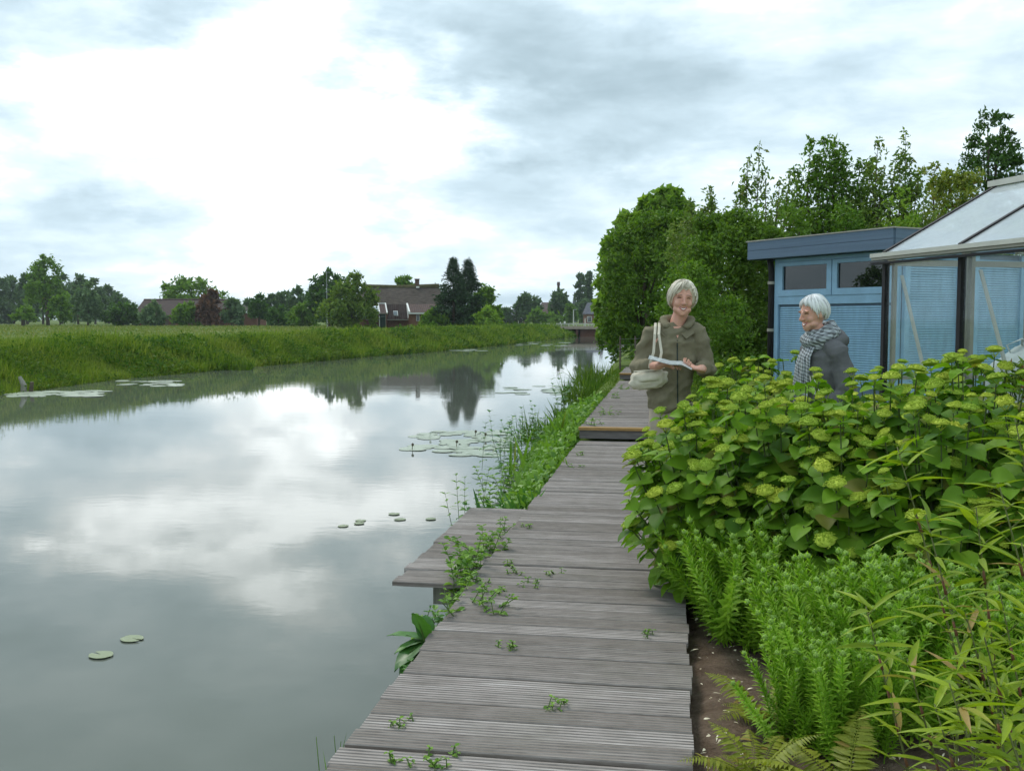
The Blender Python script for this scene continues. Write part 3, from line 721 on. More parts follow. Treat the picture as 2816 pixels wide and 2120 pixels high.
def shoot_tree(name, label, loc, H, wd, mat, shoots, n=5000, leaf=.09, seed=5, group=None, base_top=None, nsh=70, mass=1.35):
    """pear-like tree: a leafy mass with upright whippy shoots; shoots = [(dx, dy, height)]"""
    r_ = np.random.default_rng(seed); t = thing(name, label, 'tree', loc, 0, group); bt = base_top or H * .7
    mb = MB(); mb.tube([(0, 0, -.2), (.03, 0, bt * .4), (0, .04, bt * .8)], [.11, .085, .05], 8)
    allp, alla, alln = [], [], []
    for (dx, dy, h) in shoots:
        b = Vector((dx * .35, dy * .35, bt * .35)); m_ = Vector((dx * .9, dy * .9, bt * .8)); tp = Vector((dx + r_.normal() * .06, dy, h))
        mb.tube([b, m_, (m_ + tp) / 2 + Vector((r_.normal() * .03, 0, 0)), tp], [.04, .022, .010, .003], 5)
        k = int(nsh * 1.5); s = r_.random(k) ** .8; pp = np.array(m_)[None] * (1 - s[:, None]) + np.array(tp)[None] * s[:, None]
        spread = (.19 * (1 - s) ** .8 + .025)[:, None]; pp = pp + r_.normal(size=(k, 3)) * spread * np.array([1, 1, .6])
        a_ = r_.normal(size=(k, 3)) * .8 + np.array([0, 0, -.35]); allp.append(pp); alla.append(a_); alln.append(r_.normal(size=(k, 3)) + np.array([0, 0, .6]))
        for q in range(5):   # side twigs with bunches of leaves
            f = r_.uniform(.05, .75); o = m_.lerp(tp, f); e_ = o + Vector((r_.normal() * .22, r_.normal() * .22, r_.uniform(.12, .35))) * (1.1 - f)
            mb.tube([o, e_], [.008, .002], 4); kk = 16; ss = r_.random(kk)[:, None]
            allp.append(np.array(o) * (1 - ss) + np.array(e_) * ss + r_.normal(size=(kk, 3)) * .03); alla.append(r_.normal(size=(kk, 3)) + np.array([0, 0, -.3])); alln.append(r_.normal(size=(kk, 3)) + np.array([0, 0, .5]))
    mb.build('trunk', M['bark'], t)
    lobes = []
    for k in range(10):
        a = k * 2.399; q = r_.uniform(.1, .33); f = (k + .5) / 10
        lobes.append((math.cos(a) * q * wd, math.sin(a) * q * wd, bt * (.12 + .78 * f), wd * r_.uniform(.2, .3), wd * .26, bt * r_.uniform(.13, .2)))
    pos, out = crown_cloud(r_, lobes, int(n * mass), .32)
    allp.append(pos); alla.append(unit(r_.normal(size=pos.shape) * .8 + out * .3 + np.array([0, 0, -.45]))); alln.append(out + r_.normal(size=pos.shape) * .4)
    p, a, nn = np.concatenate(allp), np.concatenate(alla), np.concatenate(alln); p[:, 2] = np.maximum(p[:, 2], .05)
    L = leaf * r_.uniform(.65, 1.25, len(p)); mb = MB(); leaves(mb, p, a, nn, L, L * .24, T_DIA); mb.build('crown', mat, t)
    return t

GF = 1.0   # level of the far fields
def far(u, D): return W(u, D, GF)
def ftree(label, u, D, wpx, vtop, mat, seed, n=700, name='tree', cat='tree', base=None, leaf=None, **k):
    H = zrow(vtop, D) - GF; wd = msize(wpx, D)
    return tree(name, label, far(u, D), H, wd, M[mat], int(n * 1.9), leaf or D * .0046, seed=seed, cat=cat, **k)

# far left: the wood and the garden trees round the barn
WOODL = ['outermost wood tree cut off by the left picture edge', 'wood tree touching the left picture edge', 'wood tree above the small pollard willow', 'wood tree just left of the tall open-crowned tree',
         'wood tree directly behind the tall open-crowned tree', 'wood tree just right of the tall open-crowned tree', 'wood tree behind the left half of the large grey willow',
         'wood tree behind the right half of the large grey willow', 'second-last wood tree, stepping down towards the barn', 'lowest and last wood tree, next to the barn roof']
wood = [(-60, 768, 95), (-5, 772, 80), (38, 764, 70), (75, 760, 75), (118, 768, 80), (170, 766, 85), (215, 772, 80), (262, 774, 80), (300, 790, 65), (330, 812, 55)]
for i, (u, v, w) in enumerate(wood):
    ftree(WOODL[i], u, 205 + (i % 3) * 12, w, v, 'lf_far', 100 + i, 900, name='wood_tree', group='trees of the far wood', low=.02)
ftree('tall open-crowned tree standing higher than the wood around it', 132, 150, 128, 706, 'lf_mid', 120, 1500, low=.12, nl=13, trunk_h=4.0, leaf=.62)
ftree('small pollard willow with round head on a thick bare trunk', 64, 140, 64, 844, 'lf_mid', 121, 500, name='pollard_willow', low=.32, trunk_h=1.4, r0=.26, leaf=.55, flat=.9)
ftree('slim bushy green tree between two pollard willows', 165, 145, 62, 816, 'lf_mid', 122, 600, low=.03)
ftree('large grey-green willow with a broad rounded crown at the field edge', 241, 140, 92, 788, 'lf_willow', 123, 1300, name='willow', low=.10, trunk_h=1.3, leaf=.55)
ftree('wide dark green shrub in front of the left end of the barn', 338, 140, 108, 838, 'lf_dark', 124, 900, name='shrub', cat='shrub', low=.0)
ftree('round grey-green bush before the middle of the barn roof', 421, 138, 72, 841, 'lf_willow', 125, 700, name='bush', cat='bush', low=.0)
ftree('rounded green bush in front of the barn between a willow bush and copper shrub', 508, 138, 76, 837, 'lf_mid', 126, 700, name='bush', cat='bush', low=.0)
ftree('copper-red leaved shrub in front of the barn', 578, 137, 72, 806, 'lf_copper', 127, 900, name='copper_shrub', cat='shrub', low=.0)
ftree('pale green bush just right of the copper-red shrub', 636, 137, 66, 832, 'lf_willow', 128, 600, name='bush', cat='bush', low=.0)
ftree('spreading flat-topped tree rising behind the barn roof', 530, 158, 175, 762, 'lf_mid', 129, 1600, low=.35, nl=14, flat=.6, leaf=.62)
ftree('small round-headed tree right of the red barn gable', 712, 138, 56, 812, 'lf_dark', 130, 700, low=.22, trunk_h=1.5, r0=.16)
ftree('low tree mass behind the red barn gable', 682, 190, 50, 828, 'lf_far', 131, 500, low=.0)
for i, (u, v, w, D, mt) in enumerate([(748, 818, 60, 165, 'lf_far'), (778, 800, 66, 170, 'lf_far'), (822, 796, 74, 165, 'lf_far'), (862, 806, 60, 150, 'lf_dark'), (765, 846, 70, 135, 'lf_dark'), (830, 842, 80, 130, 'lf_mid')]):
    ftree(['grey-green tree just right of the small round-headed tree', 'higher far tree in the row left of the farmhouse trees', 'broad far tree with uneven top left of the tall dark tree', 'dark tree close against the tall dark tree beside the farmhouse',
           'low dark bush under the far trees in the middle of the left tree row', 'low leafy bush at the foot of the far trees beside the farmhouse trees'][i], u, D, w, v, mt, 140 + i, 700, low=.0 if v > 830 else .04, cat='bush' if v > 830 else 'tree', name='bush' if v > 830 else 'tree')
ftree('tall dark tree beside the thin mast, left of the farmhouse', 905, 125, 104, 748, 'lf_dark', 150, 1700, nl=12, low=.05)
ftree('yellowish green leafy tree covering the left end of the farmhouse', 968, 96, 142, 764, 'lf_yell2', 151, 2600, nl=13, low=.0, leaf=.42)
ftree('treetop showing above the thatched ridge behind the chimney', 1112, 130, 76, 762, 'lf_mid', 152, 800, low=.3)
ftree('small bush top showing above the right end of the thatched ridge', 1196, 125, 60, 790, 'lf_dark', 153, 500, name='bush', cat='bush', low=.2)
conifer('conifer', 'tall dark conifer with pointed top nearer the farmhouse', far(1247, 93), zrow(711, 93) - GF, msize(118, 93), M['lf_fir'], 6500, 160)
conifer('conifer', 'second dark conifer with pointed top, right of its twin', far(1288, 95), zrow(713, 95) - GF, msize(108, 95), M['lf_fir'], 6500, 161)
ftree('round green tree with drooping right side next to the conifers', 1330, 98, 96, 794, 'lf_mid', 162, 1600, low=.0, leaf=.42)
ftree('pale flowering elder bush at the foot of the conifers', 1341, 90, 66, 848, 'lf_light', 163, 900, name='elder_bush', cat='bush', low=.0, leaf=.36)
ftree('green bush growing before the tiled part of the farmhouse', 1190, 92, 84, 853, 'lf_mid', 164, 900, name='bush', cat='bush', low=.0, leaf=.36)
# village by the bridge
ftree('dark low tree left of the small brick house', 1388, 200, 40, 846, 'lf_far', 170, 450, low=.0)
ftree('open-branched dark tree over the small brick house', 1447, 200, 76, 812, 'lf_far', 171, 900, nl=11, low=.12)
ftree('green bush between the small brick house and mansard house', 1476, 190, 44, 856, 'lf_mid', 172, 400, name='bush', cat='bush', low=.0)
ftree('dark tree standing in front of the brick chimney stack', 1539, 210, 62, 803, 'lf_far', 173, 1000, nl=11, low=.04)
ftree('light green bush left of the poplars', 1568, 205, 34, 842, 'lf_mid', 174, 450, name='bush', cat='bush', low=.0)
ftree('low hedge bushes behind the bridge railing', 1515, 190, 56, 868, 'lf_mid', 175, 400, name='bush', cat='bush', low=.0)
def poplar(label, u, D, wpx, vtop, seed):
    H = zrow(vtop, D) - GF; w = msize(wpx, D); r_ = np.random.default_rng(seed)
    lob = [(r_.normal() * .06 * w, r_.normal() * .06 * w, H * (.10 + .84 * k / 8), w * .55 * (1 - .5 * abs(k / 8 - .35)), w * .5, H * .11) for k in range(9)]
    tree('poplar', label, far(u, D), H, w, M['lf_far'], 2600, .8, seed=seed, lobes=lob, upr=.9, r0=.25, trunk_h=H * .2)
poplar('slender poplar nearer the church spire, lower of the pair', 1595, 245, 22, 764, 180)
poplar('slender poplar, taller of the pair behind the bridge', 1616, 248, 20, 759, 181)
ftree('dark tree at the foot of the two poplars', 1606, 240, 36, 826, 'lf_far', 182, 600, low=.0)
# distant line of trees closing the horizon
def treeline():
    n = 9000; u = rng.uniform(-900, 3600, n); D = rng.uniform(380, 430, n); base = 3.5 + 2.5 * np.sin(u * .013) + 1.6 * np.sin(u * .041 + 1) + 1.2 * np.sin(u * .11)
    h = base * rng.random(n) ** .5; pos = np.array([np.array(W(a, b, GF)) for a, b in zip(u, D)]); pos[:, 2] += np.maximum(h, .1)
    mb = MB(); L = rng.uniform(1.4, 3.0, n); leaves(mb, pos, rng.normal(size=(n, 3)), rng.normal(size=(n, 3)) + np.array([0, -.8, .5]), L, L * .4)
    mb.build('far_treeline', M['lf_far'], kind='stuff')
treeline()

# right side: garden trees and shrubs along the boardwalk
def nlobes(spec): return [tuple(x) for x in spec]
def gl(u, v, D, o): p = W(u, D, zrow(v, D)); return p - o
o = W(1770, 34, gz(34)); 
def lobes_px(pts, D, o, dd=.8):
    """lobes surveyed as (column, row, half width px, half height px, extra depth)"""
    L_ = []
    for (u, v, a, b, e) in pts:
        p = W(u, D + e, zrow(v, D)) - o; L_.append((p.x, p.y, p.z, msize(a, D), msize(a, D) * dd, msize(b, D)))
    return L_
lb = lobes_px([(1830, 572, 46, 48, 0), (1786, 590, 42, 48, .4), (1860, 610, 50, 60, 0), (1720, 640, 38, 50, 0), (1770, 660, 60, 60, .3), (1690, 700, 36, 50, 0), (1672, 770, 34, 50, 0), (1668, 850, 34, 50, .2),
                (1700, 800, 50, 70, -.4), (1760, 760, 70, 80, -.3), (1840, 700, 70, 70, .5), (1676, 905, 36, 40, .2), (1710, 900, 50, 50, 0)], 34, o)
tree('plane_tree', 'large bright green tree with rounded leaf bunches leaning over the canal bank', o, zrow(508, 34) - o.z, 5, M['lf_maple'], 11000, .25, seed=201, lobes=[(a, b, c, d * .86, e * .86, f * .84) for a, b, c, d, e, f in lb], clump=.22, narrow=.85, r0=.16, trunk_h=1.6)
o = W(1760, 28.5, gz(28.5))
lb = lobes_px([(1740, 700, 75, 70, 0), (1800, 650, 80, 60, .4), (1850, 660, 75, 60, 0), (1720, 790, 70, 80, 0), (1790, 770, 90, 90, -.4), (1715, 880, 60, 70, 0), (1770, 880, 80, 80, -.3), (1840, 760, 80, 80, .3), (1900, 680, 70, 60, .3), (1690, 945, 40, 50, 0), (1740, 960, 60, 50, -.3), (1800, 960, 70, 50, -.3), (1860, 900, 70, 90, 0)], 28.5, o)
tree('large_shrub', 'big dark green shrub right of the canal behind the smiling woman', o, 4.2, 3.6, M['lf_shrub'], 15000, .14, seed=202, cat='shrub', lobes=lb, clump=.26, r0=.07, trunk_h=.5)
o = W(1875, 12.6, gz(12.6))
lb = lobes_px([(1870, 830, 55, 60, 0), (1840, 890, 50, 60, 0), (1905, 790, 60, 60, .3), (1925, 860, 60, 80, .2), (1860, 940, 60, 60, 0), (1930, 950, 60, 60, 0), (1880, 1030, 60, 90, 0), (1930, 1060, 60, 90, 0), (1990, 1000, 70, 110, .3), (1800, 980, 40, 60, 0), (2010, 900, 60, 80, .5)], 12.6, o)
tree('light_shrub', 'yellow-green shrub directly behind the head of the woman with the leaflet', o, 1.4, 1.2, M['lf_mid'], 8000, .06, seed=203, cat='shrub', lobes=lb, clump=.28, r0=.03, trunk_h=.3)
o = W(2010, 15.6, gz(15.6))
lb = lobes_px([(1960, 720, 80, 80, 0), (2030, 700, 90, 90, .3), (2080, 780, 70, 100, .2), (1990, 820, 90, 90, 0), (2060, 880, 70, 90, 0), (1970, 920, 80, 80, 0), (2085, 960, 50, 70, -.2), (2020, 640, 80, 60, .4), (1935, 650, 60, 60, .5), (2095, 690, 60, 60, 0), (2000, 1000, 90, 90, 0), (2060, 1030, 70, 90, 0)], 15.6, o)
tree('large_shrub', 'tall dark leafy shrub between the women standing against the shed corner', o, 2.4, 2, M['lf_shrub'], 15000, .08, seed=204, cat='shrub', lobes=lb, clump=.26, r0=.06, trunk_h=.5)
o = W(1945, 21, gz(21))
shoot_tree('pear_tree', 'narrow pear tree with a pale pointed top right of the plane tree', o, 4.5, 1.8, M['lf_pear'], [(msize(5, 21), 0, zrow(516, 21) - o.z), (-.3, 0, zrow(550, 21) - o.z), (.2, .1, zrow(560, 21) - o.z), (-.12, .1, zrow(575, 21) - o.z), (.35, 0, zrow(610, 21) - o.z)], 5200, .10, 205, base_top=zrow(610, 21) - o.z, nsh=150)
o = W(2070, 18, gz(18))
shoot_tree('pear_tree', 'pear tree with loose thin upright shoots left of the shed roof', o, 4, 1.7, M['lf_pear'], [(msize(u - 2070, 18), .1 * (i % 2), zrow(v, 18) - o.z) for i, (u, v) in enumerate([(2074, 404), (2031, 438), (2018, 520), (2100, 470), (2120, 500), (2150, 470), (2055, 480)])], 5200, .095, 206, base_top=zrow(620, 18) - o.z, nsh=90)
o = W(2260, 18.6, gz(18.6))
shoot_tree('pear_tree', 'dense dark pear tree with three upright tops above the shed', o, 4.5, 2.0, M['lf_mid'], [(msize(u - 2260, 18.6), .12 * (i % 3), zrow(v, 18.6) - o.z) for i, (u, v) in enumerate([(2218, 384), (2280, 378), (2301, 376), (2240, 440), (2260, 430), (2320, 430), (2345, 450), (2290, 420), (2200, 460), (2365, 440), (2310, 400)])], 7500, .10, 207, base_top=zrow(540, 18.6) - o.z, nsh=190)
o = W(2440, 18, gz(18))
shoot_tree('pear_tree', 'pear tree with two thin whip-like tips near the greenhouse roof', o, 4.3, 1.8, M['lf_pear'], [(msize(u - 2440, 18), .1 * (i % 2), zrow(v, 18) - o.z) for i, (u, v) in enumerate([(2407, 388), (2479, 370), (2440, 430), (2395, 450), (2500, 440), (2465, 450), (2510, 480), (2420, 470)])], 7000, .10, 208, base_top=zrow(570, 18) - o.z, nsh=110)
o = W(2570, 21, gz(21))
lb = lobes_px([(2556, 505, 45, 40, 0), (2600, 520, 50, 50, .3), (2530, 560, 60, 50, 0), (2600, 580, 80, 60, 0), (2660, 540, 50, 60, .3), (2560, 650, 90, 70, 0), (2650, 640, 80, 80, .2), (2560, 760, 90, 90, 0), (2700, 740, 90, 90, 0)], 21, o)
tree('pale_tree', 'pale brownish green bushy tree left of the tall dark treetop', o, 3.5, 2.5, M['lf_yellow'], 7000, .10, seed=209, lobes=lb, clump=.26, r0=.08, trunk_h=1.0)
o = W(2718, 23, gz(23))
lb = lobes_px([(2700, 360, 30, 45, 0), (2735, 355, 26, 40, .2), (2690, 420, 45, 45, 0), (2745, 430, 48, 45, .2), (2715, 480, 70, 45, 0), (2775, 480, 36, 40, 0), (2680, 540, 60, 50, 0), (2760, 560, 70, 60, 0), (2720, 660, 90, 80, 0), (2800, 640, 80, 80, 0)], 23, o)
tree('dark_tree', 'tall dark green tree rising over the greenhouse ridge', o, zrow(308, 23) - o.z, 1.8, M['lf_dark'], 8500, .10, seed=210, lobes=lb, clump=.30, r0=.09, trunk_h=1.5, upr=.3)
# low hedge mass behind the shed and greenhouse
for i, (u, D, w, v, mt) in enumerate([(2180, 17.2, 190, 560, 'lf_mid'), (2330, 17.6, 210, 545, 'lf_mid'), (2480, 17.2, 200, 560, 'lf_light'), (2640, 18, 200, 600, 'lf_mid'), (2830, 17, 200, 600, 'lf_mid'), (1900, 24, 150, 640, 'lf_mid')]):
    o = W(u, D, gz(D)); H = zrow(v, D) - o.z
    tree('hedge_shrub', ['mid-green shrub showing just over the left part of the shed roof', 'mid-green shrub over the right part of the shed roof', 'lighter green shrub seen between shed roof and greenhouse rafters', 'mid-green shrub behind the greenhouse roof below the tall dark tree',
                         'mid-green shrub behind the far right end of the greenhouse', 'dim green shrub filling the gap between plane tree and pear tree'][i], o, H, msize(w, D), M[mt], 4200, .085, seed=220 + i, cat='shrub', low=0.0, nl=10, r0=.05)
# further bank shrubs beyond the plane tree, right of the canal
for i, (u, D, w, v) in enumerate([(1722, 46, 90, 800), (1694, 64, 60, 820), (1770, 52, 110, 780)]):
    o = W(u, D, gz(D)); tree('bank_shrub', ['green shrub low on the canal bank beyond the plane tree', 'farthest shrub on the same bank as the boardwalk', 'dense shrub behind the plane tree trunk'][i], o, zrow(v, D) - o.z, msize(w, D), M['lf_mid'], 2500, .2, seed=230 + i, cat='shrub', low=0.0)

# ------------------------------------------------------------------ grass and herbs of the banks and field
def zfun(xs, ys): return np.array([ground_z(a, b) for a, b in zip(xs, ys)])
def blades(mb, pos, h, w, lean=.35, r_=rng, T=T_BL):
    n = len(pos); ax = np.stack([r_.normal(size=n) * lean, r_.normal(size=n) * lean, np.ones(n)], 1); nn = r_.normal(size=(n, 3)) * np.array([1, 1, .2])
    leaves(mb, pos, ax, nn, h, w, T, bend=r_.random(n) * .35)
def bank():
    # density follows how large a square metre looks from the boardwalk
    mb = MB(); hb = MB()
    for (y0, y1, n, w, hh) in ((14, 34, 26000, .014, .46), (34, 55, 22000, .021, .52), (55, 85, 17000, .030, .58), (85, 125, 10000, .042, .60)):
        y = rng.uniform(y0, y1, n); l = np.array([lbx(v) for v in y]); t = rng.random(n) ** 1.1
        x = l + .15 - t * 4.6; z = zfun(x, y)
        nz = np.array([mnoise.noise(Vector((a * .45, b * .45, 0))) for a, b in zip(x, y)]); nz2 = np.array([mnoise.noise(Vector((a * .16, b * .16, 7))) for a, b in zip(x, y)])
        h = hh * (1 + 1.0 * nz + .45 * nz2) * rng.uniform(.55, 1.2, n) * np.where(t > .5, .8 - .35 * (t - .5), 1.0) * np.where((y > 52) & (y < 118), 1.15, 1.0)
        blades(mb, np.stack([x, y, z - .02], 1), np.maximum(h, .1), w * rng.uniform(.6, 1.3, n), .32)
        m = n // 2; y = rng.uniform(y0, y1, m); l = np.array([lbx(v) for v in y]); t = rng.random(m); x = l + .25 - t * 2.8; z = zfun(x, y)
        nz = np.array([mnoise.noise(Vector((a * .5, b * .5, 3))) for a, b in zip(x, y)]); keep = nz > -.15; x, y, z, nz = x[keep], y[keep], z[keep], nz[keep]; m = len(x)
        pos = np.stack([x, y, z + rng.random(m) * (.30 + .45 * np.clip(nz, 0, 1)) * (hh / .45)], 1)
        L = w * 7.5 * rng.uniform(.6, 1.4, m); leaves(hb, pos, rng.normal(size=(m, 3)) + np.array([0, 0, .2]), rng.normal(size=(m, 3)) + np.array([.5, -.5, .8]), L, L * .28)
    for k in range(120):   # taller weedy clumps standing out of the grass
        y0 = 18 + 85 * rng.random() ** 1.5; x0 = lbx(y0) - .2 - rng.random() * 2.4; m = 110; s_ = rng.uniform(.25, .75); hh = rng.uniform(.45, .95); sc_ = .6 + y0 / 60
        x = x0 + rng.normal(size=m) * s_ * .5; y = y0 + rng.normal(size=m) * s_ * .8; q = rng.random(m); pos = np.stack([x, y, zfun(x, y) + q * hh * np.exp(-((x - x0) ** 2 + (y - y0) ** 2) / (1.2 * s_ * s_))], 1)
        L = .085 * sc_ * rng.uniform(.6, 1.4, m); leaves(hb, pos, rng.normal(size=(m, 3)) + np.array([0, 0, .5]), rng.normal(size=(m, 3)) + np.array([.5, -.5, .6]), L, L * .22)
    mb.build('bank_grass', M['bankgrass'], kind='stuff'); hb.build('bank_herbs', M['bankherb'], kind='stuff')
    # field behind the bank
    mb = MB(); n = 30000; y = 12 + 130 * rng.random(n) ** .8; l = np.array([lbx(v) for v in y]); x = l - 4 - rng.random(n) ** 1.4 * (30 + y * .8)
    d = np.sqrt(x * x + y * y); z = zfun(x, y); blades(mb, np.stack([x, y, z - .02], 1), rng.uniform(.14, .34, n), d * .0005, .4)
    mb.build('field_grass', M['fieldgrass'], kind='stuff')
bank()
def reeds(name, label, loc, n, h, spread, mat, seed, w=.012, lean=.22, cat='reeds', T=T_BL, group=None):
    r_ = np.random.default_rng(seed); mb = MB(); a = r_.random(n) * 6.283; q = np.sqrt(r_.random(n))
    pos = np.stack([np.cos(a) * q * spread[0], np.sin(a) * q * spread[1], np.full(n, -.05)], 1)
    blades(mb, pos, h * r_.uniform(.55, 1.1, n), w * r_.uniform(.7, 1.2, n), lean, r_, T)
    t = thing(name, label, cat, loc, 0, group); mb.build('leaves', mat, t)
    mb = MB()
    for k in range(max(3, n // 14)):
        x, y, _ = pos[r_.integers(n)]; mb.tube([(x, y, -.1), (x + r_.normal() * .03, y, h * .6)], [w * .5, w * .25], 4)
    mb.build('stems', mat, t); return t
for i, (u, v, h, lab) in enumerate([(655, 1017, .75, 'clump of upright reeds at the water\'s edge below the copper shrub'), (500, 1020, .55, 'smaller reed tuft at the far waterline left of the upright reeds'), (868, 992, .6, 'short dark reed clump on the far bank below the yellowish tree')]):
    p = P(u, v, 0); reeds('reed_clump', lab, (p.x - .2, p.y, 0.02), 170, h, (.9, .5), M['bankherb'], 300 + i, .022)
p = P(72, 1078, 0)
t = thing('mooring_stake', 'old pale leaning wooden stake at the foot of the far bank', 'stake', (p.x - .1, p.y, 0))
mb = MB(); mb.tube([(0, 0, -.4), (.03, 0, .2), (-.12, .05, .42)], [.09, .08, .05], 8); mb.build('stake', M['greywood'], t); mb = MB(); mb.tube([(.12, .1, -.4), (.22, .1, .28)], [.06, .05], 8); mb.build('stake', M['oldwood'], t)
# ------------------------------------------------------------------ buildings across the water
M['brick'] = mat_brick('red_brick', (.17, .075, .050), (.22, .105, .070), (.24, .20, .17))
M['tile'] = mat_rooftile('dark_red_tiles', (.055, .043, .040), (.095, .066, .058))
M['tile2'] = mat_rooftile('grey_brown_tiles', (.085, .062, .058), (.14, .095, .082))
M['slate'] = mat_rooftile('slate_roof', (.085, .090, .11), (.14, .145, .17))
M['thatch'] = plainmat('weathered_thatch', (.078, .066, .056), .95, .05, .45, 2.2, .9, 8, (1, 1, 3))
M['moss'] = plainmat('mossy_thatch_ridge', (.10, .09, .045), .95, .05, .4, 3, .8, 9)
M['white'] = plainmat('white_paint', (.78, .78, .74), .5, .3, .05)
M['doorgreen'] = plainmat('dark_green_paint', (.012, .035, .030), .4, .4, .2)
M['skylight'] = mat_glass('skylight_glass', (.35, .42, .45), .35, (.6, .68, .72), 1.5)
M['concrete'] = plainmat('bridge_concrete', (.36, .30, .235), .85, .15, .25, 2)
M['steel'] = plainmat('grey_steel', (.32, .33, .33), .5, .4, .15)
M['chimbrick'] = plainmat('chimney_brick', (.13, .085, .070), .9, .1, .3, 2)

class Local:
    """building frame: x to the right, y away from the viewer, z up; sized by surveyed columns and rows at distance D"""
    def __init__(s, name, label, cat, u0, D, gz_=GF):
        s.u0, s.D = u0, D; s.t = thing(name, label, cat, W(u0, D, gz_), YAW); s.g = gz_
    def x(s, u): return (u - s.u0) * s.D / 2756
    def z(s, v): return zrow(v, s.D) - s.g
    def quad(s, name, pts, mat, th=.12, par=None):
        q = [Vector(p) for p in pts]; n = (q[1] - q[0]).cross(q[-1] - q[0]).normalized() * th; k = len(q); mb = MB()
        F = [tuple(range(k)), tuple(range(2 * k - 1, k - 1, -1))] + [(i, i + k, (i + 1) % k + k, (i + 1) % k) for i in range(k)]
        mb.add([tuple(p) for p in q] + [tuple(p - n) for p in q], F); return mb.build(name, M[mat], par or s.t)
    def box(s, name, x0, x1, y0, y1, z0, z1, mat, par=None):
        mb = MB(); mb.box(((x0 + x1) / 2, (y0 + y1) / 2, (z0 + z1) / 2), (x1 - x0, y1 - y0, z1 - z0)); return mb.build(name, M[mat], par or s.t)
    def bar(s, name, a, b, w, h, mat, par=None): mb = MB(); mb.bar(a, b, w, h); return mb.build(name, M[mat], par or s.t)
def farmhouse():
    h = Local('farmhouse', 'old brick farmhouse with big thatched roof and lower tiled roofs across the water', 'farmhouse', 1120, 100); X, Z = h.x, h.z
    yr = 4.6                      # ridge lies this far behind the front wall
    ze, zr, zl, zl2 = Z(838), Z(785), Z(861), Z(879)
    h.box('wall', X(962), X(1166), .25, 9.2, -.3, Z(878), 'brick'); h.box('wall', X(1126), X(1237), -.9, 8.6, -.3, Z(861), 'brick')
    # thatch: hipped
    a, b, c, d = (X(955), 1.1, ze), (X(1226), 1.1, ze), (X(1196), yr, zr), (X(990), yr, zr); e, f = (X(1226), 8.6, ze), (X(955), 8.6, ze)
    mb = MB(); mb.add([a, b, c, d, e, f], [(0, 1, 2, 3), (1, 4, 2), (4, 5, 3, 2), (5, 0, 3), (0, 5, 4, 1)])
    rf = mb.build('thatched_roof', M['thatch'], h.t)
    mb = MB(); mb.tube([(X(986), yr, zr + .0), (X(1090), yr, zr - .08), (X(1199), yr, zr + .04)], [.26, .24, .28], 8); mb.build('thatch_ridge', M['moss'], rf, smooth=True)
    ch = h.box('chimney', X(1130), X(1141.5), yr - .2, yr + .25, zr - .4, Z(765), 'chimbrick', rf); h.box('chimney_cap', X(1128.8), X(1142.7), yr - .25, yr + .3, Z(765), Z(762.5), 'chimbrick', rf); h.box('flashing', X(1134.5), X(1143), yr - .62, yr - .38, zr - .14, zr + .02, 'white', rf)
    # tiled roofs: right wing, middle, left
    def slope(name, u0, u1, v0, v1, y0, y1, skew, mat='tile'):
        return h.quad(name, [(X(u0 + skew), y1, Z(v1)), (X(u1 + skew), y1, Z(v1)), (X(u1), y0, Z(v0)), (X(u0), y0, Z(v0))], mat)
    r = slope('tiled_roof', 1118, 1223, 836, 860, 1.0, -1.15, 13, 'tile2')
    h.bar('bargeboard', (X(1117), .9, Z(836)), (X(1129.5), -1.25, Z(860)), .16, .2, 'white', r); h.bar('bargeboard', (X(1224), .9, Z(836)), (X(1238), -1.25, Z(860)), .16, .2, 'white', r)
    h.box('gutter_board', X(1128), X(1240), -1.3, -1.15, Z(864), Z(860.5), 'white', r)
    r = slope('tiled_roof', 1058, 1118, 837, 878, .95, -.25, 8, 'tile'); h.box('gutter_board', X(1064), X(1125), -.42, -.27, Z(881), Z(878.6), 'greywood', r)
    h.bar('bargeboard', (X(1117), .8, Z(842)), (X(1124), -.3, Z(875)), .1, .12, 'white', r)
    sk = h.quad('skylight', [(X(1083), -.02, Z(868)), (X(1095), -.02, Z(868)), (X(1092.5), .38, Z(855)), (X(1080), .38, Z(855))], 'white', .16)
    h.quad('pane', [(X(1083.5), -.16, Z(866.4)), (X(1093.2), -.16, Z(866.4)), (X(1091.2), .22, Z(856.3)), (X(1081.2), .22, Z(856.3))], 'skylight', .03, sk)
    r = slope('tiled_roof', 1005, 1046, 866, 878, .1, -.25, 3, 'tile'); h.box('gutter_board', X(1008), X(1046), -.42, -.27, Z(881), Z(878.6), 'greywood', r)
    # entrance dormer with dark green door
    r = slope('entrance_roof', 1037, 1057, 834.5, 862, .9, -.9, 11, 'tile2')
    for u in (1036.5, 1057): h.bar('bargeboard', (X(u), .85, Z(834.5)), (X(u + 11), -.95, Z(862)), .12, .16, 'white', r)
    h.bar('ridge_board', (X(1036), .85, Z(834)), (X(1058), .85, Z(834)), .12, .12, 'white', r); h.box('gutter_board', X(1047), X(1067), -1.0, -.9, Z(864), Z(862), 'greywood', r)
    h.box('porch_wall', X(1045.5), X(1065.5), -.75, .24, -.3, Z(864.2), 'brick')
    dr = h.box('door', X(1048), X(1062.5), -.86, -.77, 0, Z(865), 'doorgreen')
    for u in (1051, 1054.5, 1058): h.box('door_pane', X(u), X(u + 2.4), -.89, -.865, Z(873), Z(868), 'skylight', dr)
    h.box('door_frame', X(1045.6), X(1047.8), -.9, -.77, 0, Z(869), 'white', dr); h.box('door_frame', X(1062.8), X(1064.4), -.9, -.77, 0, Z(866), 'greywood', dr)
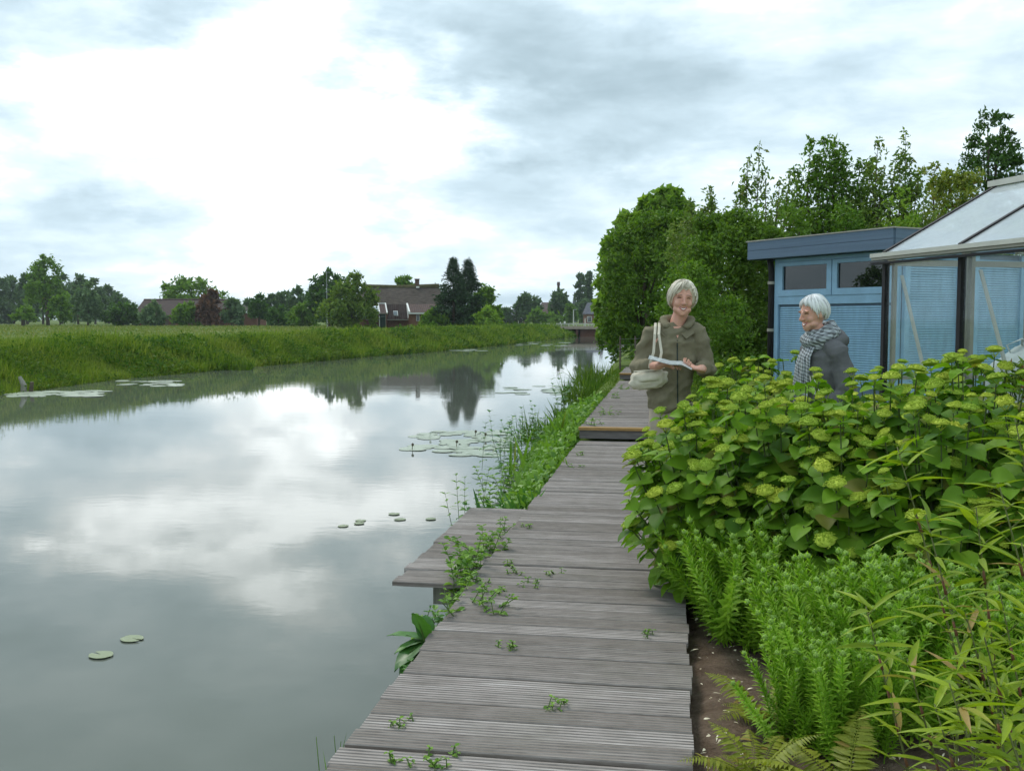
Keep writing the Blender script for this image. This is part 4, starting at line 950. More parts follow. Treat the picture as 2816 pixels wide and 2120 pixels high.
    for u in (1147, 1180, 1208): 
        w = h.box('window', X(u), X(u + 9), -.96, -.905, Z(883), Z(866.5), 'white'); h.box('pane', X(u + 1), X(u + 8), -.985, -.962, Z(882), Z(867.5), 'winglass', w)
farmhouse()
def barn():
    h = Local('long_barn', 'long low barn with dark red tiled roof behind the bushes in the meadow', 'barn', 480, 146); X, Z = h.x, h.z
    h.box('wall', X(372), X(606), 0, 9, -.3, Z(866), 'brick')
    h.quad('tiled_roof', [(X(366), -.5, Z(868)), (X(612), -.5, Z(868)), (X(612), 4.5, Z(823)), (X(366), 4.5, Z(823))], 'tile')
    h.quad('tiled_roof', [(X(366), 4.5, Z(823)), (X(612), 4.5, Z(823)), (X(612), 9.5, Z(868)), (X(366), 9.5, Z(868))], 'tile')
    for u in (372, 606): h.quad('gable', [(X(u), 0, Z(866)), (X(u), 9, Z(866)), (X(u), 4.5, Z(825))], 'brick', .1)
    for u in (395, 452, 470, 545): dr = h.box('barn_door', X(u), X(u + 12), -.06, -.01, -.1, Z(874), 'oldwood')
    mb = MB(); mb.tube([(X(366), 4.5, Z(823)), (X(612), 4.5, Z(823))], .14, 6); mb.build('ridge_tiles', M['tile2'], h.t)
    h = Local('red_outbuilding', 'red brick outbuilding with white sloping verge at the right end of the barn', 'outbuilding', 672, 143); X, Z = h.x, h.z
    h.quad('gable_wall', [(X(618), 0, -.3), (X(706), 0, -.3), (X(706), 0, Z(873)), (X(640), 0, Z(842)), (X(618), 0, Z(850))], 'brick', .2)
    h.box('wall', X(620), X(704), .22, 6, -.3, Z(875), 'brick')
    rf = h.quad('tiled_roof', [(X(709), -.2, Z(871)), (X(709), 6.2, Z(871)), (X(640), 6.2, Z(838)), (X(640), -.2, Z(838))], 'tile')
    h.quad('tiled_roof', [(X(640), -.2, Z(838)), (X(640), 6.2, Z(838)), (X(612), 6.2, Z(852)), (X(612), -.2, Z(852))], 'tile')
    h.bar('verge_board', (X(640), -.3, Z(839.5)), (X(710), -.3, Z(872.5)), .12, .28, 'white', rf)
barn()
def village():
    def house(label, u0, u1, D, ve, vr, mat_r, dep=8, wins=3, hip=0.0, name='brick_house'):
        h = Local(name, label, 'house', (u0 + u1) / 2, D); X, Z = h.x, h.z
        h.box('wall', X(u0), X(u1), 0, dep, -.3, Z(ve), 'brick'); i = hip * (X(u1) - X(u0))
        mb = MB(); mb.add([(X(u0) - .3, -.4, Z(ve)), (X(u1) + .3, -.4, Z(ve)), (X(u1) - i, dep / 2, Z(vr)), (X(u0) + i, dep / 2, Z(vr)), (X(u1) + .3, dep + .4, Z(ve)), (X(u0) - .3, dep + .4, Z(ve))],
               [(0, 1, 2, 3), (1, 4, 2), (4, 5, 3, 2), (5, 0, 3), (0, 5, 4, 1)]); rf = mb.build('roof', M[mat_r], h.t)
        h.box('chimney', X(u1) * .5, X(u1) * .5 + .7, dep / 2 - .3, dep / 2 + .4, Z(vr) - .4, Z(vr) + .9, 'chimbrick', rf)
        for k in range(wins):
            x = X(u0) + (k + .5) * (X(u1) - X(u0)) / wins; zc = Z(ve) - 1.1
            w = h.box('window', x - .5, x + .5, -.05, -.01, zc - .7, zc + .6, 'white'); h.box('pane', x - .4, x + .4, -.08, -.055, zc - .6, zc + .5, 'winglass', w)
    house('small brick house with grey roof left of the bridge', 1400, 1442, 215, 868, 850, 'slate', 7, 2)
    house('brick house with steep mansard roof left of the tall chimney', 1480, 1532, 235, 862, 831, 'tile2', 9, 3, .22)
    house('brick house with dark blue slate roof behind the poplars', 1612, 1668, 225, 864, 832, 'slate', 9, 3, .12)
    h = Local('factory_chimney', 'tall round brick chimney stack rising above the village trees', 'chimney', 1535.5, 250); mb = MB(); zt = h.z(776)
    mb.tube([(0, 0, 0), (0, 0, zt - .9), (0, 0, zt - .85), (0, 0, zt)], [.62, .30, .40, .38], 14); mb.build('shaft', M['chimbrick'], h.t, smooth=True)
    mb = MB(); mb.tube([(0, 0, zt - 2.0), (0, 0, zt - 1.8)], .46, 14); mb.build('collar', M['dark'], h.t)
    h = Local('church_spire', 'thin grey church spire just left of the poplars', 'church tower', 1579.5, 330); mb = MB(); w = 1.0
    mb.box((0, 0, h.z(848) / 2), (2.0, 2.0, h.z(848))); mb.build('tower', M['slate'], h.t)
    mb = MB(); mb.tube([(0, 0, h.z(848)), (0, 0, h.z(842)), (0, 0, h.z(802))], [1.25, .8, .03], 8); mb.build('spire', M['slate'], h.t)
    for (u, D, v, lab) in ((1577, 150, 852, 'slim pale lamp post on the bridge below the church spire'), (1609, 150, 876, 'short pale post near the right end of the bridge')):
        h = Local('lamp_post', lab, 'lamp post', u, D); mb = MB(); mb.tube([(0, 0, 0), (0, 0, h.z(v))], [.10, .06], 8); mb.build('pole', M['alulight'], h.t)
        mb = MB(); mb.bar((0, 0, h.z(v)), (.5, 0, h.z(v) + .05), .14, .1); mb.build('lamp_head', M['steel'], h.t)
    h = Local('mast', 'very thin tall mast beside the dark tree left of the farmhouse', 'mast', 899.5, 122); mb = MB(); mb.tube([(0, 0, 0), (0, 0, h.z(746))], [.06, .035], 6); mb.build('pole', M['steel'], h.t)
    mb = MB(); mb.bar((-.4, 0, h.z(750)), (.4, 0, h.z(750)), .05, .05); mb.build('crossarm', M['steel'], h.t)
village()
def bridge():
    D = 118; h = Local('road_bridge', 'low flat road bridge with pale railing over the far end of the canal', 'bridge', 1590, D, 0.0); X, Z = h.x, h.z
    h.box('deck', X(1488), X(1830), 0, 5, Z(906), Z(898.5), 'concrete'); h.box('edge_beam', X(1488), X(1830), -.25, -.01, Z(905), Z(897), 'concrete')
    for u in range(1500, 1830, 21): h.box('rail_post', X(u), X(u) + .09, -.2, -.1, Z(897), Z(889.3), 'alulight')
    for (v0, v1) in ((891.2, 889.4), (895, 894)): h.box('rail', X(1488), X(1830), -.26, -.205, Z(v0), Z(v1), 'alulight')
    for u in range(1500, 1830, 42): h.box('rail_post', X(u), X(u) + .09, 4.8, 4.9, Z(898.5), Z(889.3), 'alulight')
    h.box('rail', X(1488), X(1830), 4.7, 4.79, Z(891), Z(889.6), 'alulight')
    h.box('pier', X(1584), X(1590), .3, 4.6, -1, Z(906.1), 'brick'); h.box('abutment', X(1597), X(1740), .6, 5, -1, Z(906.1), 'brick'); h.box('abutment', X(1470), X(1530), .3, 5, -1, Z(906.1), 'brick')
    # grassy bank foot under the left span
    for (u, vt, w, lab) in ((1553, 884, 5, 'small white sign board beside the bridge railing'), (1541, 885.5, 2.6, 'tiny white marker post left of the white sign board')):
        c = Local('road_sign', lab, 'sign', u, D + 6, 1.15); c.box('board', c.x(u - w / 2), c.x(u + w / 2), -.03, .03, c.z(vt + 5), c.z(vt), 'white'); c.box('post', -.05, .05, .035, .1, -.2, c.z(vt + 2), 'steel')
bridge()
def wire_fence():
    t = thing('wire_fence', 'low wire mesh fence with thin posts at the end of the boardwalk', 'fence')
    p0 = W(1706, 25.6, gz(25)); p1 = W(1830, 26.0, gz(25)); n = 4; tops = []
    for k in range(n):
        p = p0.lerp(p1, k / (n - 1)); mb = MB(); mb.tube([(p.x, p.y, p.z - .2), (p.x, p.y, 1.62)], [.026, .022], 6); mb.build('post', M['oldwood'], t); tops.append(p)
    for z in (.95, 1.1, 1.25, 1.4, 1.55):
        mb = MB(); mb.tube([(p.x, p.y - .03, z) for p in tops], .003, 4); mb.build('wire', M['steel'], t)
wire_fence()

# ------------------------------------------------------------------ water lilies
def pad_mesh(seed):
    r_ = np.random.default_rng(seed); k = 18; V = [(0, 0, 0)]; 
    for j in range(k + 1):
        a = .16 + (2 * math.pi - .32) * j / k; rr = 1 + r_.normal() * .03; V.append((rr * math.cos(a), rr * .92 * math.sin(a), r_.normal() * .006))
    V2 = V + [(x, y, z - .02) for x, y, z in V]; n = len(V)
    F = [(0, j, j + 1) for j in range(1, k + 1)] + [(n, n + j + 1, n + j) for j in range(1, k + 1)] + [(j, j + n, j + 1 + n, j + 1) for j in range(0, k + 1)] + [(k + 1, k + 1 + n, n, 0)]
    mb = MB(); mb.add(V2, F); return mb
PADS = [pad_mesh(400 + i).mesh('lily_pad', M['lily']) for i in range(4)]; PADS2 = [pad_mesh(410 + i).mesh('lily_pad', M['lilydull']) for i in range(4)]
def lilies(label, cells, meshes, r0=(.09, .15), flowers=0):
    c = sum((P(u, v, 0) for u, v in cells), Vector()) / len(cells); t = thing('water_lily', label, 'water lily', (c.x, c.y, 0))
    for (u, v) in cells:
        p = P(u, v, 0) - c; s = rng.uniform(*r0); link('pad', meshes[rng.integers(len(meshes))], t, loc=(p.x, p.y, .006 + rng.random() * .004), rot=(rng.normal() * .008, rng.normal() * .008, rng.random() * 6.28), scale=(s, s, .12))
    for k in range(flowers):
        u, v = cells[rng.integers(len(cells))]; p = P(u + rng.normal() * 12, v + 2, 0) - c; mb = MB(); mb.tube([(0, 0, -.05), (.01, 0, .07)], .006, 5); mb.ell((.012, 0, .085), (.022, .022, .026), 8, 6)
        mb.build('flower_bud', M['oldwood'] if k % 2 else M['white'], t, loc=(p.x, p.y, 0))
def scatter(u0, u1, v0, v1, n): return [(rng.uniform(u0, u1), v0 + (v1 - v0) * rng.random()) for _ in range(n)]
lilies('single pale lily pad floating near the bottom left, higher of two', [(363, 1758)], PADS, (.072, .075)); lilies('single pale lily pad floating near the bottom left, lower of two', [(278, 1803)], PADS, (.074, .078))
lilies('loose row of five small lily pads left of the platform', [(944, 1447), (988, 1440), (992, 1432), (1084, 1414), (1185, 1428), (1100, 1429)], PADS, (.055, .075))
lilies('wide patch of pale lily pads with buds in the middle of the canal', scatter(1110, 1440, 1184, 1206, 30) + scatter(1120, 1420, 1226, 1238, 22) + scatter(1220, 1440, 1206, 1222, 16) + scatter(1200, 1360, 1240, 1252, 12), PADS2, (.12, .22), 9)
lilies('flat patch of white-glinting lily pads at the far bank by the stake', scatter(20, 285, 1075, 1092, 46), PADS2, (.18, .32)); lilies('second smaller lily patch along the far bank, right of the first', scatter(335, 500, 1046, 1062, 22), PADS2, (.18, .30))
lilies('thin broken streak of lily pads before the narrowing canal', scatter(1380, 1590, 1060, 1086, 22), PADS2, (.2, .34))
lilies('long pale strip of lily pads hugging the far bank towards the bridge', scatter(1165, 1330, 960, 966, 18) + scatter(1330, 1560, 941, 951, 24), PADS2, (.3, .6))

# ------------------------------------------------------------------ plants along the water side of the boardwalk
M['iris'] = leafmat('iris_leaves', (.050, .115, .012), (.115, .205, .022), (.24, .27, .05), trans=.3)
M['nettle'] = leafmat('nettle_leaves', (.055, .125, .018), (.130, .225, .032), trans=.3, rough=.45)
M['dock'] = leafmat('dock_leaves', (.028, .085, .016), (.060, .150, .024), trans=.22, rough=.38, spec=.4)
M['stemgreen'] = plainmat('green_stem', (.10, .16, .04), .6, .2, .2)
M['stemred'] = plainmat('reddish_stem', (.17, .085, .045), .6, .2, .25)
def herb(name, label, loc, H, n_st, seed, mat='nettle', leaf=.05, spread=.1, lean=.25, cat='weed', group=None, pitch=.035, wid=.34, stem='stemgreen', T=T_OV, bias=(0, 0), objs=False):
    """stems with opposite pairs of leaves, like nettle or loosestrife"""
    r_ = np.random.default_rng(seed); t = thing(name, label, cat, loc, 0, group); sm = MB(); pos, ax, nn, LL = [], [], [], []
    for s in range(n_st):
        b = Vector((r_.normal() * spread, r_.normal() * spread, -.02)); h = H * r_.uniform(.55, 1.1); dv = Vector((r_.normal() * lean + bias[0], r_.normal() * lean + bias[1], 1)).normalized()
        e = b + dv * h; m_ = (b + e) / 2 + Vector((r_.normal() * .02, r_.normal() * .02, .03)); sm.tube([b, m_, e], [.0035, .0028, .0012], 4)
        k = max(3, int(h / pitch)); a0 = r_.random() * 6.28
        for i in range(k):
            f = (i + .6) / k; p = (b.lerp(m_, f * 2) if f < .5 else m_.lerp(e, f * 2 - 1)); a = a0 + i * 1.57
            for sg in (0, math.pi):
                d = Vector((math.cos(a + sg), math.sin(a + sg), .25 + .5 * f)); pos.append(p); ax.append(d); nn.append((r_.normal() * .2, r_.normal() * .2, 1)); LL.append(leaf * (1.1 - .45 * f) * r_.uniform(.75, 1.2))
    sm.build('stems', M[stem], t); L = np.array(LL); mb = MB(); leaves(mb, np.array(pos), np.array(ax), np.array(nn), L, L * wid, T, bend=.25); mb.build('leaves', M[mat], t)
    return t
def on(u, v, z=DZ): p = P(u, v, z); return (p.x, p.y, z)
# nettles growing through the joint of boardwalk and platform
joint = [(-1.135, 5.75), (-1.14, 5.95), (-1.13, 6.15), (-1.135, 6.3), (-1.13, 6.55), (-1.14, 6.75), (-1.13, 6.95), (-1.135, 7.1)]
herb('nettle', 'tall leafy nettle sprawling over the near corner of the platform', (-1.14, 5.55, .36), .40, 7, 501, leaf=.075, spread=.09, lean=.32, cat='weed')
herb('nettle', 'bushy nettle at the platform edge just above the wooden beam', (-1.17, 5.95, .44), .34, 7, 502, leaf=.072, spread=.09, lean=.35, cat='weed')
herb('nettle', 'leafy nettle growing through the middle of the platform joint', (-1.2, 6.45, .47), .30, 6, 503, leaf=.07, spread=.1, lean=.4, cat='weed')
herb('nettle', 'short nettle at the far part of the platform joint', (-1.14, 7.0, .5), .18, 5, 504, leaf=.045, spread=.08, lean=.5, cat='weed')
herb('nettle', 'nettle clump hanging over the boardwalk edge below the platform', (-1.17, 5.2, .30), .36, 8, 505, leaf=.072, spread=.09, lean=.3, cat='weed', bias=(-.05, -.1))
herb('weed', 'low trailing weed on the planks beside the platform corner', (-.99, 5.1, .55), .16, 6, 506, leaf=.05, spread=.1, lean=.6, cat='weed', bias=(.3, -.2))
herb('weed', 'spreading weed sprig lying on the boards below the nettles', (-.86, 4.95, .55), .14, 5, 507, leaf=.045, spread=.09, lean=.7, cat='weed')
wd = [(1375, 1632, .06, 'grass-like tuft between boards level with the platform beam'), (1330, 1600, .045, 'small sprig on the boards just right of the nettles'), (1425, 1575, .04, 'little weed in a plank gap right of the platform front'), (1440, 1605, .06, 'upright seedling standing in a plank gap near the platform'),
      (1405, 1555, .04, 'flat weed patch on the boards above the seedling'), (1460, 1450, .05, 'pale green weed patch at the far platform corner'), (1520, 1580, .035, 'tiny weed in the middle of the boardwalk'), (1540, 1945, .05, 'dark green sprig lying on the planks in the near middle'),
      (1215, 2095, .05, 'dark green sprig at the lower picture edge'), (1118, 2090, .035, 'small pale weed near the bottom left boards'), (1112, 1992, .035, 'small yellowish weed near the left boardwalk edge'), (1405, 1785, .05, 'single thin seedling on the boards'),
      (1765, 1745, .03, 'flat weed near the soil edge of the boards'), (1600, 1250, .07, 'leafy weed tuft on the boards before the first step'), (1575, 1285, .06, 'low weed patch at the boardwalk edge left of the tuft')]
for i, (u, v, h, lab) in enumerate(wd):
    herb('weed', lab, on(u, v), h * 1.1, 4, 520 + i, leaf=.022 + h * .10, spread=.035, lean=.9, pitch=.020)
for i, (u, v, lab) in enumerate([(1665, 1140, 'weed tuft just behind the first step edge'), (1690, 1095, 'weed clump on the raised boards nearest the grass'), (1705, 1070, 'straggly weed further up the raised boards'), (1640, 1168, 'small weed at the left end of the first step')]):
    herb('weed', lab, on(u, v, .705), .13, 6, 545 + i, leaf=.05, spread=.09, lean=.6)
# dock and other waterside plants by the near edge
def dock(label, loc, specs, seed, mat='dock'):
    t = thing('dock_plant', label, 'plant', loc); r_ = np.random.default_rng(seed)
    for (dx, dy, dz, L, w) in specs:
        mb = MB(); d = Vector((dx, dy, dz)).normalized(); pts = 7; V = []; side = d.cross(Vector((0, 0, 1))).normalized(); nr = side.cross(d)
        for i in range(pts + 1):
            f = i / pts; ww = w * (math.sin(math.pi * min(1, .08 + f * .92)) ** .75) * (1 - .25 * f); c = d * (L * f) - Vector((0, 0, 1)) * (L * .28 * f * f)
            for k in (-1, -.5, 0, .5, 1): V.append(tuple(c + side * (ww * k) + nr * (.22 * ww * abs(k) + r_.normal() * .003 * L * 4)))
        mb.add(V, [(i * 5 + j, i * 5 + j + 1, (i + 1) * 5 + j + 1, (i + 1) * 5 + j) for i in range(pts) for j in range(4)]); mb.build('leaf', M[mat], t, smooth=True)
        mb = MB(); mb.tube([(0, 0, -.25), tuple(d * .02), tuple(d * L * .5 - Vector((0, 0, L * .06)))], [.006, .005, .002], 5); mb.build('leaf_stalk', M['stemgreen'], t)
    return t
dock('large-leaved dock plant hanging over the near boardwalk edge', (-1.165, 4.62, .50), [(-.15, -.3, .9, .24, .065), (-.8, -.1, .35, .20, .045), (-.15, -.6, -.35, .26, .075), (-.6, -.5, .05, .16, .04), (-.05, .3, .7, .17, .05), (-.35, -.7, -.1, .22, .06)], 560)
herb('weed', 'small trailing leaves below the dock at the boardwalk edge', (-1.17, 4.33, .42), .16, 4, 561, 'dock', .05, .05, .5, bias=(-.3, -.2))
herb('weed', 'tiny leafy shoot between dock and nettles', (-1.16, 4.9, .46), .16, 3, 562, 'dock', .045, .03, .3)
reeds('grass_tuft', 'few grass blades leaning out at the lower boardwalk edge', (-1.2, 3.42, .35), 9, .28, (.06, .05), M['iris'], 563, .005, .5, 'grass')
herb('loosestrife', 'upright willow-like plant with narrow leaves at the far platform corner', (-1.72, 8.05, .12), .72, 4, 564, 'nettle', .10, .07, .14, 'plant', pitch=.06, wid=.14, T=T_LAN)
def iris(label, loc, n, H, spread, seed, mat='iris', w=.017):
    r_ = np.random.default_rng(seed); t = thing('iris', label, 'plant', loc)
    for k in range(n):
        mb = MB(); b = Vector((r_.normal() * spread, r_.normal() * spread, -.05)); h = H * r_.uniform(.6, 1.1); dv = Vector((r_.normal() * .22, r_.normal() * .22, 1)); a = r_.random() * 3.14; sd = Vector((math.cos(a), math.sin(a), 0)) * w * r_.uniform(.8, 1.2); V = []
        for i in range(6):
            f = i / 5; c = b + dv * (h * f) - Vector((0, 0, 1)) * h * .1 * f * f + Vector((dv.x, dv.y, 0)) * h * .5 * f * f; q = (1 - f ** 2.4) * .96 + .04
            V += [tuple(c - sd * q), tuple(c + sd * q)]
        mb.add(V, [(2 * i, 2 * i + 1, 2 * i + 3, 2 * i + 2) for i in range(5)]); mb.build('blade', M[mat], t)
    return t
iris('dark green iris clump behind the platform', (-1.36, 8.5, .22), 26, .46, .15, 570, 'dock', .030)
herb('waterside_herb', 'broad-leaved herb left of the dark iris clump', (-1.58, 8.5, .1), .42, 7, 571, 'dock', .12, .1, .35, 'plant', pitch=.06)
iris('fresh green iris clump along the boardwalk past the platform', (-1.36, 10.1, .30), 14, .46, .2, 572, 'iris', .02)
iris('tall yellow-green iris blades before the first step', (-1.55, 11.5, .30), 18, .55, .25, 573, 'iris', .022)
iris('yellowish iris fan next to the first step', (-1.45, 13.4, .42), 18, .5, .14, 574, 'iris', .025)
herb('waterside_herb', 'leafy herb at the waterline below the fresh iris', (-1.72, 9.6, .05), .44, 8, 575, 'nettle', .09, .14, .35, 'plant', pitch=.05)
herb('waterside_herb', 'low leafy herb carpet edge near the lily patch', (-1.85, 11.2, .05), .40, 9, 576, 'nettle', .09, .18, .4, 'plant', pitch=.05)
herb('waterside_herb', 'dark drooping long-leaved plant over the water near the first step', (-2.0, 13.0, .05), .85, 12, 577, 'dock', .15, .2, .25, 'plant', pitch=.07, wid=.15, T=T_LAN)
herb('waterside_herb', 'second dark drooping plant behind the first, over the water', (-2.05, 14.2, .1), .8, 10, 578, 'dock', .15, .22, .28, 'plant', pitch=.07, wid=.15, T=T_LAN)
reeds('sedge', 'grey-green arching sedge tuft beyond the drooping plants', (-1.95, 15.6, .15), 200, .62, (.45, .7), M['bankherb'], 579, .010, .38, 'sedge')
reeds('sedge', 'darker sedge clump against the mown grass edge', (-1.7, 17.4, .3), 180, .5, (.3, .8), M['bankherb'], 580, .011, .34, 'sedge')
herb('waterside_herb', 'single tall leaning plant over the water by the mown grass', (-2.15, 19.6, .1), 1.15, 5, 581, 'dock', .20, .12, .2, 'plant', pitch=.10, wid=.16, T=T_LAN)
reeds('sedge', 'dense reed tuft beside the second step', (-2.0, 22.5, .25), 240, .75, (.45, 1.3), M['bankherb'], 582, .014, .3, 'sedge')
reeds('sedge', 'high grass tuft at the far end of the boardwalk', (-1.9, 25.5, .4), 240, .8, (.5, 1.2), M['lushgrass'], 583, .015, .3, 'sedge')
def edge_grass():
    mb = MB(); n = 15000; y = 8.15 + 19 * rng.random(n) ** 1.15; r = np.array([rbx(v) for v in y]); t = rng.random(n)
    x = r - .05 + t * (-1.15 - r); z = zfun(x, y); h = rng.uniform(.05, .17, n) * np.where(y > 14.5, np.where(x > -1.75, .5, 1.3), 1.25) * (1 + .5 * np.sin(y * 3) * np.cos(x * 5 + y))
    blades(mb, np.stack([x, y, z - .01], 1), h, .004 + y * .00025, .35)
    n = 6000; x = .12 + rng.random(n) * 1.6; y = 9.3 + rng.random(n) * 17; z = zfun(x, y); blades(mb, np.stack([x, y, z - .01], 1), rng.uniform(.08, .3, n), .006, .35)
    mb.build('boardwalk_edge_grass', M['lushgrass'], kind='stuff')
    mb = MB(); n = 6500; y = 8.2 + 9 * rng.random(n); r = np.array([rbx(v) for v in y]); x = r + rng.random(n) * (-1.16 - r); z = zfun(x, y) + rng.random(n) * .28
    L = rng.uniform(.04, .10, n); leaves(mb, np.stack([x, y, z], 1), rng.normal(size=(n, 3)) + np.array([-.2, -.2, .2]), rng.normal(size=(n, 3)) * .5 + np.array([0, 0, 1]), L, L * .3, T_LAN)
    mb.build('boardwalk_edge_herbs', M['nettle'], kind='stuff')
edge_grass()

# ------------------------------------------------------------------ hydrangea hedge
M['hyd'] = leafmat('hydrangea_leaves', (.040, .098, .006), (.118, .215, .014), (.19, .20, .03), trans=.38, rough=.55, spec=.2)
M['hydstem'] = plainmat('hydrangea_stems', (.09, .12, .04), .7, .15, .3)
def mat_floret():
    m, nt = newmat('lime_florets'); T = NT(nt); geo = T.n('ShaderNodeNewGeometry'); oi = T.n('ShaderNodeObjectInfo')
    c = T.ramp(geo.outputs['Random Per Island'], [(0, (.33, .44, .03)), (1, (.57, .66, .09))])
    c = T.mix(1.0, c, T.ramp(oi.outputs['Random'], [(0, (.72, .86, .8)), (1, (1.12, 1.05, 1.0))]), 'MULTIPLY')
    b = T.bsdf(c, .7, .15); tr = T.n('ShaderNodeBsdfTranslucent'); T.l(c, tr.inputs[0]); mx = T.n('ShaderNodeMixShader'); mx.inputs[0].default_value = .2
    T.l(b.outputs[0], mx.inputs[1]); T.l(tr.outputs[0], mx.inputs[2]); T.out(mx.outputs[0]); return m
M['floret'] = mat_floret()
def floret_head(seed):
    r_ = np.random.default_rng(seed); mb = MB(); rx = r_.uniform(.9, 1.15)
    mb.ell((0, 0, 0), (.060 * rx, .060, .030), 14, 8, fn=lambda p, q: Vector((q.x, q.y, q.z if p.z > 0 else q.z * .3)))
    n = 120; k = np.arange(n); a = k * 2.39996 + r_.normal(size=n) * .3; q = np.sqrt((k + .5) / n); lump = 1 + .14 * np.sin(a * 3 + seed) * q + .08 * np.sin(a * 5 + 2 * seed) * q
    rr = .066 * q * lump; z = .034 * np.sqrt(np.maximum(0, 1 - .9 * q ** 2)) - .008 * q ** 3 + r_.normal(size=n) * .0028
    O = np.array([(1, 0, 0), (0, 1, 0), (-1, 0, 0), (0, -1, 0), (0, 0, .8), (0, 0, -.8)]); OF = np.array([(0, 1, 4), (1, 2, 4), (2, 3, 4), (3, 0, 4), (1, 0, 5), (2, 1, 5), (3, 2, 5), (0, 3, 5)])
    for i in range(n):
        s_ = r_.uniform(.0045, .0075); ca, sa = math.cos(a[i]), math.sin(a[i]); mb.add(O * s_ @ np.array([[ca, sa, 0], [-sa, ca, 0], [0, 0, 1]]) + np.array((ca * rr[i] * rx, sa * rr[i], z[i])), OF)
    for k in range(5): a_ = k * 1.256; mb.tube([(0, 0, -.05), (math.cos(a_) * .04, math.sin(a_) * .04, -.008)], [.003, .002], 4, cap=False)
    return mb.mesh('flower_head', M['floret'])
HEADS = [floret_head(600 + i) for i in range(5)]
def hleaf_mesh(seed):
    r_ = np.random.default_rng(seed); nl, nw = 7, 4; V = []
    for i in range(nl + 1):
        f = i / nl; w = .47 * (math.sin(math.pi * (.05 + .95 * f) ** .66) ** .8 if f < 1 else 0) + (0.05 if f == 0 else 0)
        for j in range(-nw // 2, nw // 2 + 1):
            k = j / (nw / 2); V.append((w * k, f + .05 * abs(k) * (1 - f) * -.6, .12 * abs(k) * w * 2.2 - .22 * f * f + .012 * r_.normal()))
    n = nw + 1; F = [(i * n + j, i * n + j + 1, (i + 1) * n + j + 1, (i + 1) * n + j) for i in range(nl) for j in range(nw)]
    mb = MB(); mb.add(V, F); return mb.mesh('leaf', M['hyd'], smooth=True)
HLEAF = [hleaf_mesh(620 + i) for i in range(6)]
def frame_euler(ax, nn):
    y = Vector(ax).normalized(); z = Vector(nn); z = (z - y * z.dot(y)).normalized(); x = y.cross(z); return Matrix((x, y, z)).transposed().to_euler()
CAMV = Vector((0, 0, CAM_Z))
def hydrangea(label, x, y, r, h, seed, n_st=34, n_obj=90, head_scale=1.0, lim=None):
    r_ = np.random.default_rng(seed); g = .48; t = thing('hydrangea', label, 'hydrangea', (x, y, g), 0, 'hydrangea hedge'); c = Vector((x, y, g)); sm = MB(); L_ = []
    for s in range(n_st):
        a = r_.random() * 6.283; q = math.sqrt(r_.random()); b = Vector((math.cos(a) * q * r * .35, math.sin(a) * q * r * .35, -.04))
        hz = h * (1.0 - .34 * q ** 2.4) * r_.uniform(.80, 1.07) if r_.random() < .72 else h * r_.uniform(.35, .8); qq = q if hz > .6 * h else 1.0
        e = Vector((math.cos(a) * qq * r * r_.uniform(.9, 1.1), math.sin(a) * qq * r * r_.uniform(.9, 1.1), hz))
        if lim is not None and c.x + e.x < lim: e.x = lim - c.x + r_.random() * .05
        m_ = b.lerp(e, .55) + Vector((e.x - b.x, e.y - b.y, 0)) * -.12; sm.tube([b, m_, e], [.006, .005, .003], 5)
        k = 8; a0 = r_.random() * 6.28
        for i in range(k):
            f = .26 + .725 * (i / (k - 1)); p = b.lerp(m_, f / .55) if f < .55 else m_.lerp(e, (f - .55) / .45); aa = a0 + i * 1.57
            for sg in (0, math.pi):
                dx_, dy_ = math.cos(aa + sg), math.sin(aa + sg); od = Vector((p.x, p.y, 0)); od = od.normalized() if od.length > .05 else Vector((0, 0, 0)); o_f = max(0, od.x * dx_ + od.y * dy_); lowf = 1 - min(1, p.z / h)
                d = Vector((dx_ + od.x * .5, dy_ + od.y * .5, .16 - .75 * o_f * (.35 + lowf) + r_.normal() * .2)); L_.append((p, d, Vector((od.x * (.5 + lowf) + r_.normal() * .3, od.y * (.5 + lowf) + r_.normal() * .3, 1)), r_.uniform(.068, .135) * (.8 if i == k - 1 else 1)))
        if r_.random() < .70:
            sc = head_scale * r_.uniform(.4, .9); up = Vector((e.x / r * .35 + r_.normal() * .16, e.y / r * .35 + r_.normal() * .16, 1))
            o_ = link('flower_head', HEADS[r_.integers(len(HEADS))], t, loc=e + Vector((0, 0, .032)), scale=(sc, sc * r_.uniform(.8, 1.1), sc * r_.uniform(.8, 1.2))); o_.rotation_euler = up.to_track_quat('Z', 'Y').to_euler(); o_.rotation_euler.rotate_axis('Z', r_.random() * 6.28)
    sm.build('stems', M['hydstem'], t)
    # the leaves nearest the viewer and on the outside are objects of their own; the inner ones one mass
    sc_ = [((c + l[0] - CAMV).length - 1.2 * (abs(l[0].x) + abs(l[0].y)) / r * .3 - .5 * l[0].z, i) for i, l in enumerate(L_)]; sc_.sort(); near = {i for _, i in sc_[:n_obj]}
    rest = [l for i, l in enumerate(L_) if i not in near]
    for i in near:
        p, d, nn, s = L_[i]; o_ = link('leaf', HLEAF[r_.integers(len(HLEAF))], t, loc=p, scale=s); o_.rotation_euler = frame_euler(d, nn)
    mb = MB(); s = np.array([l[3] for l in rest]); leaves(mb, np.array([l[0] for l in rest]), np.array([l[1] for l in rest]), np.array([l[2] for l in rest]), s, s * .42, T_OV, bend=.2); mb.build('foliage', M['hyd'], t, kind='stuff')
